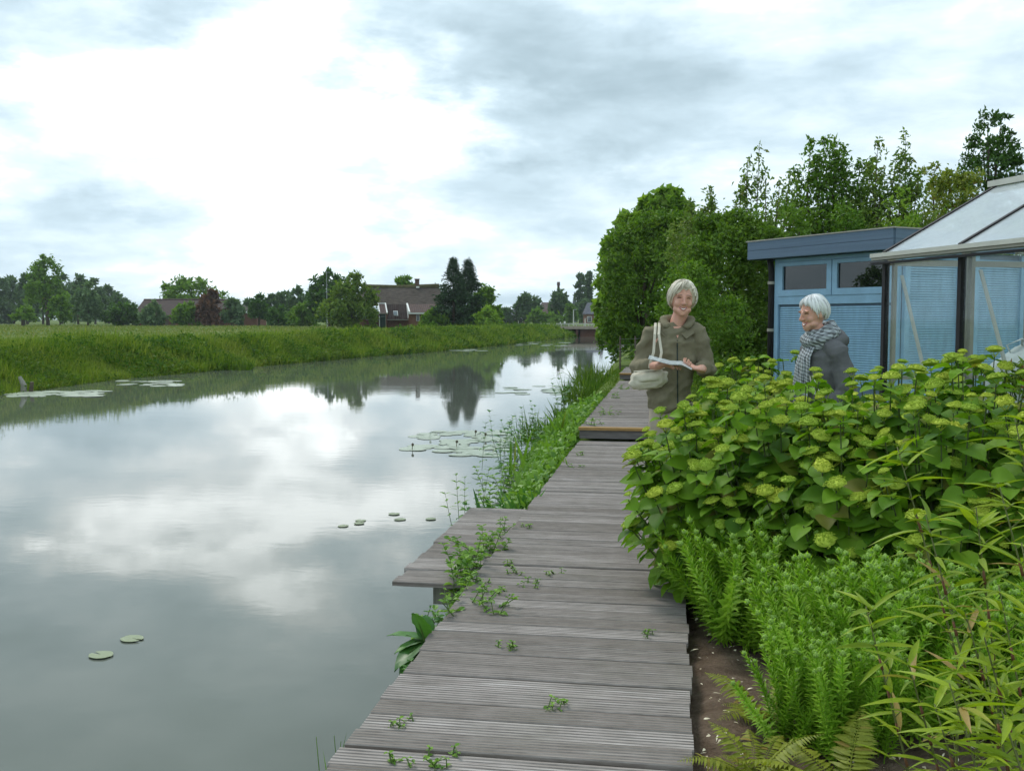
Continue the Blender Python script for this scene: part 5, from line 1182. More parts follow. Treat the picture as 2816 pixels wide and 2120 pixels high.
HYD = [  # label, x, y, radius, height
    ('front corner hydrangea spilling over the boardwalk edge', .16, 5.55, .50, 1.05, 130), ('hydrangea at the boardwalk in front of the woman with the bag', .22, 6.15, .46, 1.10, 110),
    ('hydrangea just behind the clipped-looking front corner', .62, 5.35, .50, 1.12, 120), ('hydrangea in front of the woman with the scarf', .72, 6.0, .46, 1.12, 90),
    ('low hydrangea beside the woman with the bag towards the shed', .50, 6.85, .42, 1.12, 60), ('hydrangea at the foot of the downpipe side of the shed', .62, 7.7, .46, 1.16, 50), ('hydrangea behind the others before the blue wall', 1.02, 7.9, .45, 1.14, 40),
    ('hydrangea in the second row below the scarf', 1.06, 5.20, .50, 1.15, 120), ('hydrangea right of the scarfed woman\'s coat', 1.28, 5.95, .48, 1.17, 90), ('hydrangea in front of the first greenhouse post', 1.50, 5.20, .50, 1.20, 110), ('hydrangea against the greenhouse glass', 1.72, 6.10, .48, 1.20, 70),
    ('front-row hydrangea above the pale perennials', 1.26, 4.72, .44, 1.08, 120), ('front-row hydrangea behind the bamboo', 1.66, 4.55, .46, 1.14, 120), ('hydrangea in front of the white sack', 2.02, 5.15, .50, 1.20, 90), ('hydrangea at the right picture edge', 2.1, 4.45, .48, 1.18, 90), ('front-row hydrangea behind the first perennial clump', .86, 4.98, .42, 1.02, 120)]
for i, (lab, x, y, r, h, no) in enumerate(HYD): hydrangea(lab, x + (.07 if x < .3 else 0), y, r, h * (1.08 if x > .6 else 1.03), 640 + i, 96, int(no * 1.4), .95, -.24 if x < .3 else None)

# ------------------------------------------------------------------ pale green leafy perennials
M['peren'] = leafmat('perennial_leaves', (.105, .200, .014), (.200, .320, .030), trans=.42, rough=.55)
M['bud'] = plainmat('downy_buds', (.26, .40, .09), .8, .1, .2)
def stem_mesh(seed, H=.52):
    r_ = np.random.default_rng(seed); mb = MB(); mb.tube([(0, 0, 0), (r_.normal() * .012, r_.normal() * .012, H * .5), (0, 0, H)], [.0032, .0028, .0022], 5)
    n = 120; f = .08 + .92 * (np.arange(n) + .5) / n; a = np.arange(n) * 2.4 + r_.random(); up = .45 + .9 * f ** 2
    pos = np.stack([np.zeros(n), np.zeros(n), f * H], 1); ax = np.stack([np.cos(a), np.sin(a), up], 1); nn = np.stack([-np.cos(a) * .6, -np.sin(a) * .6, np.ones(n)], 1)
    L = .062 * (1 - .45 * f ** 3) * r_.uniform(.8, 1.15, n); leaves(mb, pos, ax, nn, L, L * .12, T_LAN)
    mb.ell((0, 0, H + .006), (.0075, .0075, .010), 8, 5, m=1)
    for k in range(6): aa = k * 1.05; mb.ell((.008 * math.cos(aa), .008 * math.sin(aa), H + .002), (.005, .005, .008), 5, 4, m=1)
    return mb.mesh('stem', [M['peren'], M['bud']])
STEMS = [stem_mesh(700 + i) for i in range(7)]
def perennial(label, x, y, rx, ry, n, seed, hs=1.0, push=(0, 0)):
    r_ = np.random.default_rng(seed); t = thing('leafy_perennial', label, 'perennial', (x, y, .475), 0, 'leafy perennials')
    for k in range(n):
        a = r_.random() * 6.283; q = math.sqrt(r_.random()); px, py = math.cos(a) * q, math.sin(a) * q; s = hs * r_.uniform(.85, 1.08) * (1 - .16 * q * q)
        link('stem', STEMS[r_.integers(len(STEMS))], t, loc=(px * rx * .66, py * ry * .66, 0), rot=(-py * ry * .62 + r_.normal() * .20 + push[1], px * rx * .72 + r_.normal() * .20 + push[0], r_.random() * 6.28), scale=s)
perennial('pale green perennial clump with budded stems under the hydrangea corner', .60, 4.95, .64, .42, 230, 720, 1.2, (-.06, .0))
perennial('largest pale green perennial clump at the edge of the bare soil', .92, 4.15, .62, .52, 290, 721, 1.16, (-.05, .05))
perennial('perennial clump behind the bamboo stems', 1.48, 4.05, .54, .42, 200, 722, 1.14)
perennial('small low perennial clump close to the boards near the fern', .60, 3.70, .30, .24, 80, 723, .85)

# ------------------------------------------------------------------ bamboo
M['bam'] = leafmat('bamboo_leaves', (.095, .150, .008), (.190, .255, .015), (.42, .30, .10), trans=.34, rough=.45)
M['cane'] = plainmat('bamboo_cane', (.13, .15, .04), .5, .3, .3, 4)
M['sheath'] = plainmat('bamboo_sheath', (.18, .085, .045), .7, .2, .3)
def bleaf(seed):
    r_ = np.random.default_rng(seed); V = []; n = 7
    for i in range(n + 1):
        f = i / n; w = .064 * (math.sin(math.pi * (.04 + .96 * f) ** .75) if f < 1 else 0); z = -.20 * f * f
        V += [(-w, f, z + w * .5), (0, f, z), (w, f, z + w * .5)]
    mb = MB(); mb.add(V, [(i * 3 + j, i * 3 + j + 1, (i + 1) * 3 + j + 1, (i + 1) * 3 + j) for i in range(n) for j in range(2)]); return mb.mesh('leaf', M['bam'], smooth=True)
BLEAF = [bleaf(740 + i) for i in range(4)]
def bamboo(label, specs, seed):
    r_ = np.random.default_rng(seed); b0 = W(specs[0][3], specs[0][4], .47); t = thing('bamboo', label, 'bamboo', b0)
    for (u, v, D, ub, Db) in specs:
        tip = W(u, D, zrow(v, D)) - b0; base = W(ub + 110, Db, .45) - b0; m_ = base.lerp(tip, .5) + Vector((r_.uniform(.03, .09), r_.normal() * .04, .05)); pts = [base.lerp(m_, i / 4) for i in range(4)] + [m_.lerp(tip, i / 5) for i in range(6)]
        mb = MB(); mb.tube(pts, [.0036 * (1 - .8 * i / 9) + .0008 for i in range(10)], 6)
        for p, q_ in zip(pts[2:-2], pts[3:-1]): mb.tube([p, p.lerp(q_, .35)], [.0042, .0028], 6, m=1)
        cn = mb.build('cane', [M['cane'], M['sheath']], t, smooth=True)
        Lc = (tip - base).length; nodes = max(6, int(Lc / .062))
        for i in range(nodes):
            f = .25 + .75 * (i + .5) / nodes; p = base.lerp(m_, f * 2) if f < .5 else m_.lerp(tip, f * 2 - 1); a = r_.random() * 6.28
            k = 2 if f < .9 else 4; out = Vector((math.cos(a), math.sin(a), .75 + r_.random() * .5)).normalized(); tw = p + out * r_.uniform(.04, .12) * (1.2 - f)
            mb = MB(); mb.tube([p, tw], [.002, .001], 4); mb.build('twig', M['cane'], cn)
            for q in range(k):
                b = a + r_.normal() * 1.0 + (q % 2) * 2.4; d = Vector((math.cos(b), math.sin(b), r_.uniform(-.2, .8))); s = r_.uniform(.075, .15)
                o_ = link('leaf', BLEAF[r_.integers(4)], cn, loc=p.lerp(tw, r_.uniform(.3, 1)), scale=s); o_.rotation_euler = frame_euler(d, (r_.normal() * .3, r_.normal() * .3, 1))
bamboo('yellow-green bamboo with long narrow leaves in the lower right foreground', [(2476, 1230, 2.75, 2560, 2.55), (2560, 1420, 2.6, 2600, 2.45), (2700, 1400, 2.55, 2690, 2.5)], 760)
bamboo('second bamboo clump cut by the right picture edge', [(2800, 1150, 2.6, 2860, 2.5), (2760, 1330, 2.4, 2800, 2.35), (2830, 1500, 2.25, 2800, 2.2), (2720, 1720, 2.15, 2740, 2.1)], 761)
bamboo('low bamboo shoots with pale bent leaves in front of the fern', [(2400, 1680, 2.5, 2440, 2.4), (2520, 1830, 2.35, 2520, 2.3), (2600, 1960, 2.2, 2500, 2.15), (2640, 1900, 2.1, 2640, 2.1), (2740, 1850, 2.2, 2740, 2.1), (2790, 1980, 2.0, 2790, 1.95), (2680, 1700, 2.4, 2640, 2.3), (2770, 1620, 2.35, 2740, 2.25), (2690, 2030, 2.05, 2640, 2.0)], 762)

# ------------------------------------------------------------------ ferns
M['fern'] = leafmat('fern_fronds', (.105, .125, .012), (.180, .200, .024), (.34, .24, .05), trans=.35)
def frond_mesh(seed):
    r_ = np.random.default_rng(seed); mb = MB(); n = 26; pos, ax, nn, L = [], [], [], []; pts = []
    for i in range(n + 1):
        f = i / n; pts.append((r_.normal() * .004, f, .42 * math.sin(f * 1.9) * (1 - .25 * f)))
    mb.tube(pts, [.008 * (1 - .8 * i / n) for i in range(n + 1)], 4)
    for i in range(2, n + 1):
        f = i / n; w = .24 * math.sin(math.pi * (.12 + .88 * f) ** .8) + .015
        for sg in (-1, 1): pos.append(pts[i]); ax.append((sg, .38, -.15 + r_.normal() * .12)); nn.append((0, -.2, 1)); L.append(w * r_.uniform(.85, 1.1))
    L = np.array(L); leaves(mb, np.array(pos), np.array(ax), np.array(nn), L, np.maximum(L * .11, .007), T_LAN); return mb.mesh('frond', M['fern'])
FROND = [frond_mesh(780 + i) for i in range(4)]
def fern(label, loc, n, size, seed):
    r_ = np.random.default_rng(seed); t = thing('fern', label, 'fern', loc)
    for k in range(n): link('frond', FROND[r_.integers(4)], t, rot=(r_.uniform(-.1, .5), r_.normal() * .2, k * 6.283 / n + r_.normal() * .25), scale=size * r_.uniform(.7, 1.15))
p = P(2110, 1985, .48); fern('yellow-green fern spreading onto the bare soil beside the boards', (p.x, p.y, .48), 8, .27, 790)
p = P(2310, 1990, .48); fern('fern between the perennial clump and the bamboo shoots', (p.x, p.y, .48), 9, .30, 791)
p = P(2080, 2150, .48); fern('browning fern at the lower picture edge', (p.x, p.y, .48), 8, .26, 792)
p = P(2500, 1900, .5); fern('fern half hidden under the bamboo leaves', (p.x, p.y, .48), 10, .42, 793)
p = P(2330, 2200, .48); fern('fern at the bottom edge below the bamboo', (p.x, p.y, .48), 9, .36, 794)
tree('red_tipped_shrub', 'small green shrub with reddish tips at the right edge before the greenhouse', W(2850, 5.6, .48), zrow(960, 5.6) - .48, .55, leafmat('red_tipped_leaves', (.05, .10, .015), (.12, .17, .03), (.28, .08, .03), trans=.3), 2600, .045, seed=800, cat='shrub', low=.0, r0=.015, nl=8)
# ------------------------------------------------------------------ people
from mathutils.bvhtree import BVHTree
def mat_skin():
    m, nt = newmat('skin'); T = NT(nt); p = T.coord()
    c = T.ramp(T.noise(p, 14, 4, .6), [(0.3, (.62, .31, .225)), (0.7, (.76, .42, .315))])
    b = T.bsdf(c, .5, .35); b.inputs['Subsurface Weight'].default_value = .12; b.inputs['Subsurface Radius'].default_value = (.02, .008, .004); T.out(b.outputs[0]); return m
def mat_cloth(name, c, c2=None, scale=260, spec=.1):
    m, nt = newmat(name); T = NT(nt); p = T.coord(); big = T.noise(p, 7, 5, .6); fine = T.noise(p, scale, 2, .5)
    col = T.ramp(big, [(0.3, tuple(x * .82 for x in c)), (0.7, c2 or tuple(x * 1.22 for x in c))])
    T.out(T.bsdf(col, .85, spec, T.bump(T.math('ADD', T.math('MULTIPLY', fine, .15), T.noise(p, 22, 4, .6)), .5, .006)).outputs[0]); return m
def mat_hair(name, c1, c2):
    m, nt = newmat(name); T = NT(nt); geo = T.n('ShaderNodeNewGeometry'); p = T.coord()
    nz = T.noise(T.mapping(p, (1, 1, .22)), 130, 3, .6); f = T.math('ADD', T.math('MULTIPLY', geo.outputs['Random Per Island'], .75), T.math('MULTIPLY', nz, .25))
    T.out(T.bsdf(T.ramp(f, [(0.1, c1), (0.8, c2)]), .55, .3).outputs[0]); return m
def mat_plaid():
    m, nt = newmat('checked_scarf'); T = NT(nt); p = T.coord(); 
    def band(rot, sc): 
        w = T.n('ShaderNodeTexWave'); T.l(T.mapping(p, rot=rot), w.inputs[0]); w.inputs['Scale'].default_value = sc; w.inputs['Distortion'].default_value = 4.0; return w.outputs[0]
    a = T.ramp(band((0, .2, .4), 17), [(0.35, (0, 0, 0)), (0.6, (1, 1, 1))]); b = T.ramp(band((.3, 1.3, .2), 15), [(0.4, (0, 0, 0)), (0.65, (1, 1, 1))])
    f = T.math('ADD', T.math('MULTIPLY', a, .5), T.math('MULTIPLY', b, .5)); c = T.ramp(f, [(0, (.11, .115, .12)), (.5, (.26, .28, .29)), (1, (.46, .49, .51))])
    T.out(T.bsdf(c, .9, .08, T.bump(T.noise(p, 60, 3), .5, .004)).outputs[0]); return m
M['skin'] = mat_skin(); M['skinfold'] = plainmat('skin_fold', (.40, .19, .13), .6, .2, .1); M['lip'] = plainmat('lips', (.42, .13, .11), .4, .4, .1); M['teeth'] = plainmat('teeth', (.78, .74, .66), .3, .5, .03)
M['lash'] = plainmat('eyelashes', (.05, .03, .025), .6, .2, .1); M['brow'] = plainmat('eyebrows', (.26, .19, .14), .8, .1, .2); M['eyew'] = plainmat('eye', (.60, .58, .55), .2, .5, .05)
M['hair1'] = mat_hair('grey_blond_hair', (.44, .38, .29), (.86, .79, .65)); M['hair2'] = mat_hair('silver_hair', (.56, .55, .54), (.97, .97, .96))
M['coat1'] = mat_cloth('olive_brown_coat', (.205, .182, .120)); M['coat2'] = mat_cloth('grey_jacket', (.135, .135, .138)); M['coatdark'] = mat_cloth('dark_lining', (.022, .022, .026))
M['beige'] = mat_cloth('beige_trousers', (.42, .355, .28)); M['jeans'] = mat_cloth('dark_trousers', (.05, .055, .07)); M['canvas'] = mat_cloth('cream_canvas', (.62, .57, .46)); M['plaid'] = mat_plaid()
M['paper'] = plainmat('glossy_paper', (.50, .55, .56), .25, .5, .5, 26); M['shoe'] = plainmat('brown_shoes', (.06, .04, .03), .5, .3); M['zip'] = plainmat('dark_green_zip', (.018, .032, .026), .5, .4)

def fuse(mb, voxel, smooth=4, disp=None):
    """closed shapes melted into one continuous surface"""
    me = mb.mesh('tmp'); ob = bpy.data.objects.new('tmp', me); COL.objects.link(ob)
    r = ob.modifiers.new('r', 'REMESH'); r.mode = 'VOXEL'; r.voxel_size = voxel
    s = ob.modifiers.new('s', 'SMOOTH'); s.factor = .5; s.iterations = smooth
    ev = ob.evaluated_get(bpy.context.evaluated_depsgraph_get()); out = bpy.data.meshes.new_from_object(ev); bpy.data.objects.remove(ob); bpy.data.meshes.remove(me)
    n = len(out.vertices); co = np.zeros(n * 3, np.float32); out.vertices.foreach_get('co', co); co = co.reshape(-1, 3)
    if disp:
        no = np.zeros(n * 3, np.float32); out.vertices.foreach_get('normal', no); no = no.reshape(-1, 3)
        d = np.array([disp(Vector(c)) for c in co]); co = co + no * d[:, None]; out.vertices.foreach_set('co', co.ravel().astype(np.float32))
    out.polygons.foreach_set('use_smooth', np.ones(len(out.polygons), bool)); out.materials.clear(); out.update(); return out
def bvh_of(me): return BVHTree.FromPolygons([v.co.copy() for v in me.vertices], [tuple(p.vertices) for p in me.polygons])
def folds(amp=.006):
    def f(c):
        a = mnoise.fractal(Vector((c.x * 9, c.y * 9, c.z * 6)), 1, 2, 3); b = mnoise.ridged_multi_fractal(Vector((c.x * 5 + c.z * 4, c.y * 6, c.z * 9 - c.x * 5)), 1, 2, 2, 1, 2) - 1
        return amp * (a * .7 + b * .8)
    return f
def head_shapes(mb, mt):
    """head about 0.235 m tall, face towards -y, placed by matrix mt"""
    sub = MB()
    def fn(p, q):
        q = q.copy(); zz = -p.z
        if zz > 0: q.x *= 1 - .26 * zz ** 1.4; q.y *= 1 - (.30 * zz if p.y > 0 else .02 * zz)
        if p.y < 0: q.y *= .94
        return q
    sub.ell((0, 0, 0), (.073, .093, .115), 28, 18, fn=fn); sub.ell((0, .022, .030), (.074, .080, .084), 22, 14)
    sub.ell((0, -.066, -.094), (.028, .022, .020)); sub.ell((0, -.050, -.075), (.045, .040, .034))
    for s in (-1, 1):
        sub.ell((s * .038, -.056, -.026), (.026, .022, .026)); sub.ell((s * .032, -.078, .031), (.026, .012, .009)); sub.ell((s * .075, .006, -.006), (.010, .021, .030)); sub.ell((s * .0115, -.097, -.026), (.009, .010, .008))
        sub.ell((s * .043, -.030, -.066), (.022, .040, .024))
    sub.capsule([(0, -.086, .024), (0, -.100, -.004), (0, -.108, -.022)], [.0075, .0095, .0125], 10)
    V = np.concatenate(sub.V); V = np.array([mt @ Vector(v) for v in V]); base = mb.n; mb.V.append(V); mb.n += len(V)
    for f, m in sub.F: mb.F.append((f + base, m))
def finger_chain(mb, a, d, nrm, L, r, curl):
    pts = [Vector(a)]; d = Vector(d).normalized(); nrm = Vector(nrm).normalized(); ax = d.cross(nrm).normalized()
    for k, f in enumerate((.45, .32, .23)):
        d = Matrix.Rotation(curl * (.6 if k == 0 else 1), 3, ax) @ d; pts.append(pts[-1] + d * L * f)
    mb.capsule(pts, [r, r * .95, r * .88, r * .75], 8)
def hand(mb, wrist, d, nrm, side, curl=.5):
    """palm from the wrist along d, palm facing nrm; side = +1/-1 puts the thumb on that side"""
    w, d, nrm = Vector(wrist), Vector(d).normalized(), Vector(nrm); nrm = (nrm - d * nrm.dot(d)).normalized(); sd = d.cross(nrm).normalized() * side
    mb.capsule([w - d * .02, w + d * .03, w + d * .072], [(.026, .018), (.036, .015), (.038, .013)], 12, flat=sd)
    for k, (o, L) in enumerate(((.029, .070), (.010, .078), (-.010, .073), (-.028, .058))): finger_chain(mb, w + d * .074 + sd * o, d + sd * o * 2.0, nrm, L, .0085, curl + .06 * k)
    finger_chain(mb, w + d * .022 + sd * .030, d * .55 + sd * .8, nrm * .7 + sd * -.3, .066, .0098, curl * .6)
def hair_cap(name, mat, parent, mt, rad, cen, tmax, seed, sweep=.0, n=1500, puff=1.0):
    r_ = np.random.default_rng(seed); mb = MB(); nu, nv = 64, 14
    def pt(th, ph, rs):
        d = Vector((math.sin(th) * math.sin(ph), -math.sin(th) * math.cos(ph), math.cos(th))); q = Vector((d.x * rad[0], d.y * rad[1], d.z * rad[2])) * rs
        if d.z < 0: q.x *= 1 - .12 * d.z * d.z; q.y *= 1 - (.22 if d.y > 0 else 0) * d.z * d.z
        return mt @ (q + Vector(cen))
    V = []
    for lay in (1.0, .90):
        for i in range(nv + 1):
            for j in range(nu):
                ph = 2 * math.pi * j / nu; tm = tmax(ph) * (.95 + .05 * mnoise.noise(Vector((ph * 7, seed, 0)))); f = i / nv; k = 1 + .030 * mnoise.noise(Vector((math.cos(ph) * 3, math.sin(ph) * 3, f * 3 + seed))) + .012 * mnoise.noise(Vector((ph * 9, f * 4, 2)))
                V.append(tuple(pt(f * tm + 1e-3, ph, lay * .965 * (k if lay == 1 else 1) * (1 - .10 * f ** 4))))
    m_ = (nv + 1) * nu; F = []
    for l in (0, m_):
        for i in range(nv):
            for j in range(nu): F.append((l + i * nu + j, l + i * nu + (j + 1) % nu, l + (i + 1) * nu + (j + 1) % nu, l + (i + 1) * nu + j))
    for j in range(nu): a = nv * nu + j; b = nv * nu + (j + 1) % nu; F.append((a, b, b + m_, a + m_))
    mb.add(V, F)
    for k in range(n):
        ph = r_.random() * 6.283; f0 = r_.uniform(0, .5); f1 = min(1.0, f0 + r_.uniform(.5, .8)) + r_.normal() * .06; sw = sweep * r_.uniform(.6, 1.4) + r_.normal() * .10
        rs = .965 + r_.random() ** 1.6 * .06 * puff; w = r_.uniform(.005, .0125); pts = []; rd = []
        for i in range(7):
            q = i / 6; f = f0 + (f1 - f0) * q; p_ = ph + sw * q; th = max(.02, f * tmax(p_)); pts.append(pt(th, p_, rs + .02 * math.sin(q * 3.1) - .03 * q ** 3 + r_.normal() * .004)); e = (.35 + .65 * math.sin(math.pi * min(1, .18 + q * .82)) ** .7) * (1 - .55 * q ** 3); rd.append((w * e, w * .45 * e))
        mb.tube(pts, rd, 6)
    return mb.build(name, mat, parent, smooth=True)
def face(parent, body, mt, open_eyes=False, smile=1.0):
    bv = bvh_of(body); inv = mt.inverted(); dirv = (mt.to_3x3() @ Vector((0, 1, 0))).normalized()
    def s(x, z, out=.001):
        o = mt @ Vector((x, -.22, z)); h = bv.ray_cast(o, dirv, .4)[0]; 
        return (h if h is not None else mt @ Vector((x, -.09, z))) - dirv * out
    for sg in (-1, 1):
        pts = [s(sg * (.018 + .030 * f), .013 + .005 * math.sin(math.pi * f) - .002 * f, .0004) for f in np.linspace(0, 1, 7)]; mb = MB(); mb.tube(pts, [.0010, .0020, .0024, .0026, .0024, .0020, .0010], 6); mb.build('eyelid_crease', M['lash'], parent, smooth=True)
        pts = [s(sg * (.014 + .038 * f), .031 + .007 * math.sin(math.pi * (.2 + .8 * f)) - .003 * f, .0004) for f in np.linspace(0, 1, 6)]; mb = MB(); mb.tube(pts, [.0018, .0028, .0028, .0025, .002, .001], 6); mb.build('eyebrow', M['brow'], parent, smooth=True)
    X = np.linspace(-.029, .029, 11); mz = lambda x: -.058 + smile * .011 * (abs(x) / .029) ** 2
    mb = MB(); V = [tuple(s(x, mz(x) + .0015, .0022)) for x in X] + [tuple(s(x, mz(x) - .0075 * (1 - (abs(x) / .030) ** 2), .0022)) for x in X]; n = len(X); mb.add(V, [(i, i + n, i + n + 1, i + 1) for i in range(n - 1)]); mb.build('teeth', M['teeth'], parent)
    mb = MB(); mb.tube([s(x, mz(x) + .004, .0012) for x in X], [.0012] + [.0030] * (n - 2) + [.0012], 6); mb.build('upper_lip', M['lip'], parent, smooth=True)
    mb = MB(); mb.tube([s(x * .94, mz(x) - .0095 * (1 - (abs(x) / .030) ** 2) - .0015, .0012) for x in X], [.0012] + [.0036] * (n - 2) + [.0012], 6); mb.build('lower_lip', M['lip'], parent, smooth=True)
def on_surf(bv, x, z, out=.003):
    h = bv.ray_cast(Vector((x, -.8, z)), Vector((0, 1, 0)), 1.6)[0]; return (h - Vector((0, out, 0))) if h is not None else Vector((x, -.1, z))
def limb_body(mb, J):
    """neck, torso, arms and legs of a clothed figure"""
    mb.capsule([J['neck'] - Vector((0, 0, .05)), J['neck'] + Vector((0, -.005, .02)), J['head'] + Vector((0, .012, -.07))], [(.056, .052), (.050, .050), (.050, .052)], 14)
    mb.capsule([(0, 0, .93), (0, 0, 1.05), (0, 0, 1.22), (0, .005, 1.36)], [(.135, .095), (.125, .09), (.135, .09), (.13, .08)], 18, flat=(1, 0, 0))
    for s in ('l', 'r'):
        sh, el, wr = J['sh' + s], J['el' + s], J['wr' + s]; mb.capsule([sh, sh.lerp(el, .5), el], [.026, .032, .034], 12); mb.capsule([el, el.lerp(wr, .35), wr], [.036, .036, .026], 12)
        hp, kn, an = J['hp' + s], J['kn' + s], J['an' + s]; mb.capsule([hp, hp.lerp(kn, .5), kn], [.058, .056, .050], 12); mb.capsule([kn, kn.lerp(an, .35), an], [.050, .050, .036], 12); mb.capsule([an + Vector((0, .02, -.03)), an + Vector((0, -.12, -.045))], [.035, .030], 10)
def legs_wear(t, J, mat):
    mb = MB(); mb.capsule([(0, .0, .88), (0, 0, .96)], [(.125, .092), (.12, .09)], 16, flat=(1, 0, 0))
    for s in ('l', 'r'): mb.capsule([J['hp' + s], J['hp' + s].lerp(J['kn' + s], .5), J['kn' + s], J['kn' + s].lerp(J['an' + s], .6), J['an' + s] + Vector((0, 0, .0))], [.075, .078, .072, .066, .066], 14)
    me = fuse(mb, .012, 5, folds(.005)); me.materials.append(mat); link('trousers', me, t)
    for s in ('l', 'r'):
        mb = MB(); a = J['an' + s]; mb.capsule([a + Vector((0, .03, -.025)), a + Vector((0, -.06, -.035)), a + Vector((0, -.14, -.045))], [(.042, .045), (.046, .038), (.040, .028)], 12); mb.build('shoe', M['shoe'], t, smooth=True)

def woman_bag():
    base = Vector((.0, 6.89, DZ)); t = thing('person', 'smiling person in olive-brown coat holding an open leaflet on the boardwalk', 'person', base, 0)
    V3 = Vector; J = dict(neck=V3((.035, .01, 1.455)), head=V3((.066, -.02, 1.630)), shl=V3((-.140, .01, 1.405)), shr=V3((.178, .01, 1.41)), ell=V3((-.222, .0, 1.175)), elr=V3((.240, -.01, 1.165)),
                          wrl=V3((-.075, -.215, 1.195)), wrr=V3((.185, -.215, 1.175)), hpl=V3((-.075, 0, .9)), hpr=V3((.085, 0, .9)), knl=V3((-.08, -.01, .5)), knr=V3((.09, -.01, .5)), anl=V3((-.085, .02, .085)), anr=V3((.095, .02, .085)))
    mt = Matrix.Translation(J['head']) @ Matrix.Rotation(R(9), 4, 'Z') @ Matrix.Rotation(R(4), 4, 'Y') @ Matrix.Rotation(R(3), 4, 'X') @ Matrix.Diagonal((.95, .95, .96, 1))
    mb = MB(); head_shapes(mb, mt); limb_body(mb, J)
    hand(mb, J['wrl'], V3((.85, -.35, .12)), V3((.1, -.25, -1)), 1, .35); hand(mb, J['wrr'], V3((-.75, -.45, .15)), V3((.1, -.3, 1)), 1, .55)
    me = fuse(mb, .0046, 7); me.materials.append(M['skin']); body = link('body', me, t); face(t, me, mt)
    def tmax(ph):
        c = math.cos(ph); side = abs(math.sin(ph)); f = (1 + c) / 2   # front = 1
        fr = R(57) - R(16) * math.sin(ph) + R(4) * math.sin(ph * 9); bk = R(124); sd = R(120) + R(6) * math.sin(ph * 7)
        w = max(0, (c - .35) / .65) ** .45 if c > .35 else 0
        return (sd * (1 - w) + fr * w) if c > -.2 else bk
    hair_cap('hair', M['hair1'], t, mt, (.098, .108, .122), (0, .010, .012), tmax, 31, -.38, 300, 1.5)
    # coat
    mb = MB(); mb.capsule([(-.01, 0, .95), (-.012, 0, 1.0), (-.005, 0, 1.10), (.008, 0, 1.22), (.018, .0, 1.33), (.022, .005, 1.40)], [(.158, .120), (.156, .120), (.152, .116), (.158, .114), (.152, .106), (.120, .090)], 26, flat=(1, 0, 0))
    for s in ('l', 'r'):
        sh, el, wr = J['sh' + s], J['el' + s], J['wr' + s]; cu = el.lerp(wr, .42)
        mb.capsule([J['neck'] + V3((0, 0, -.055)), sh.lerp(J['neck'], .35) + V3((0, 0, -.005)), sh, sh.lerp(el, .45), el + V3((0, .005, -.005))], [.058, .058, .060, .060, .056], 16); mb.capsule([el, el.lerp(cu, .6), cu], [.057, .056, .050], 16); mb.capsule([cu - (wr - el).normalized() * .028, cu + (wr - el).normalized() * .012], [.056, .055], 16)
    me = fuse(mb, .0075, 2, folds(.019)); me.materials.append(M['coat1']); coat = link('coat', me, t); bv = bvh_of(me)
    # collar and folded hood
    mb = MB(); nk = J['neck']; ring = []
    for a in np.linspace(-2.35, 2.35, 13): ring.append(nk + V3((math.sin(a) * .088, math.cos(a) * .080 - .012, +.040 - .045 * max(0, -math.cos(a)) + .014 * math.cos(a))))
    mb.capsule(ring, [(.020, .034)] * 13, 12, flat=(0, 0, 1)); mb.capsule([nk + V3((-.10, .045, .012)), nk + V3((-.02, .10, .03)), nk + V3((.09, .05, .012))], [.034, .046, .034], 12)
    me = fuse(mb, .007, 3, folds(.005)); me.materials.append(M['coat1']); link('collar', me, t)
    for sg in (-1, 1):
        mb = MB(); q = [nk + V3((sg * .018, -.085, -.045)), nk + V3((sg * .085, -.045, .012)), nk + V3((sg * .115, -.075, -.045)), nk + V3((sg * .062, -.108, -.085))]; mb.add([tuple(p) for p in q] + [tuple(p + V3((0, .012, -.004))) for p in q], [(0, 1, 2, 3), (7, 6, 5, 4), (0, 4, 5, 1), (1, 5, 6, 2), (2, 6, 7, 3), (3, 7, 4, 0)]); mb.build('lapel', M['coat1'], t)
    mb = MB(); q = [on_surf(bv, .033 + dx, z, .006) for dx, z in ((-.024, 1.452), (.030, 1.452), (.006, 1.372))]; mb.add([tuple(p) for p in q], [(0, 1, 2)]); mb.build('neck_opening', M['skin'], t)
    pts = [on_surf(bv, .036 + .018 * (1.36 - z), z, .001) for z in np.linspace(1.36, .92, 16)]; mb = MB(); mb.tube(pts, .0045, 6); mb.build('zip', M['zip'], t)
    for (x0, x1, z0, z1) in ((.085, .155, 1.245, 1.262), (-.12, -.04, 1.0, 1.018)):
        q = [on_surf(bv, x, z, .004) for x, z in ((x0, z0), (x1, z0), (x1, z1), (x0, z1))]; mb = MB(); mb.add([tuple(p) for p in q] + [tuple(p + V3((0, .008, 0))) for p in q], [(0, 1, 2, 3), (0, 4, 5, 1), (1, 5, 6, 2), (2, 6, 7, 3), (3, 7, 4, 0)]); mb.build('pocket_flap', M['coat1'], t)
    legs_wear(t, J, M['beige'])
    # canvas shoulder bag
    bt = thing('shoulder_bag', 'cream canvas shoulder bag hanging at the hip of the person in the olive coat', 'bag', base + V3((-.150, -.125, 1.105)))
    def fn(p, q):
        x, y, z = q; sag = -.018 * math.cos(p.x * 1.5) ; z = z + (sag if p.z > 0 else -.01 * (1 - p.x * p.x)); k = 1 + .17 * mnoise.fractal(V3((p.x * 2.2, p.y * 3, p.z * 2.2)), 1, 2, 3)
        x = math.copysign(abs(p.x) ** .7, p.x) * .116 * (1.06 - .12 * p.z); z = math.copysign(abs(p.z) ** .75, p.z) * .072 + sag * (p.z > 0)
        return V3((x * k, y * k, z * k + .014 * x / .116))
    mb = MB(); mb.ell((0, 0, 0), (.116, .052, .072), 36, 22, fn=fn); mb.build('body', M['canvas'], bt, smooth=True)
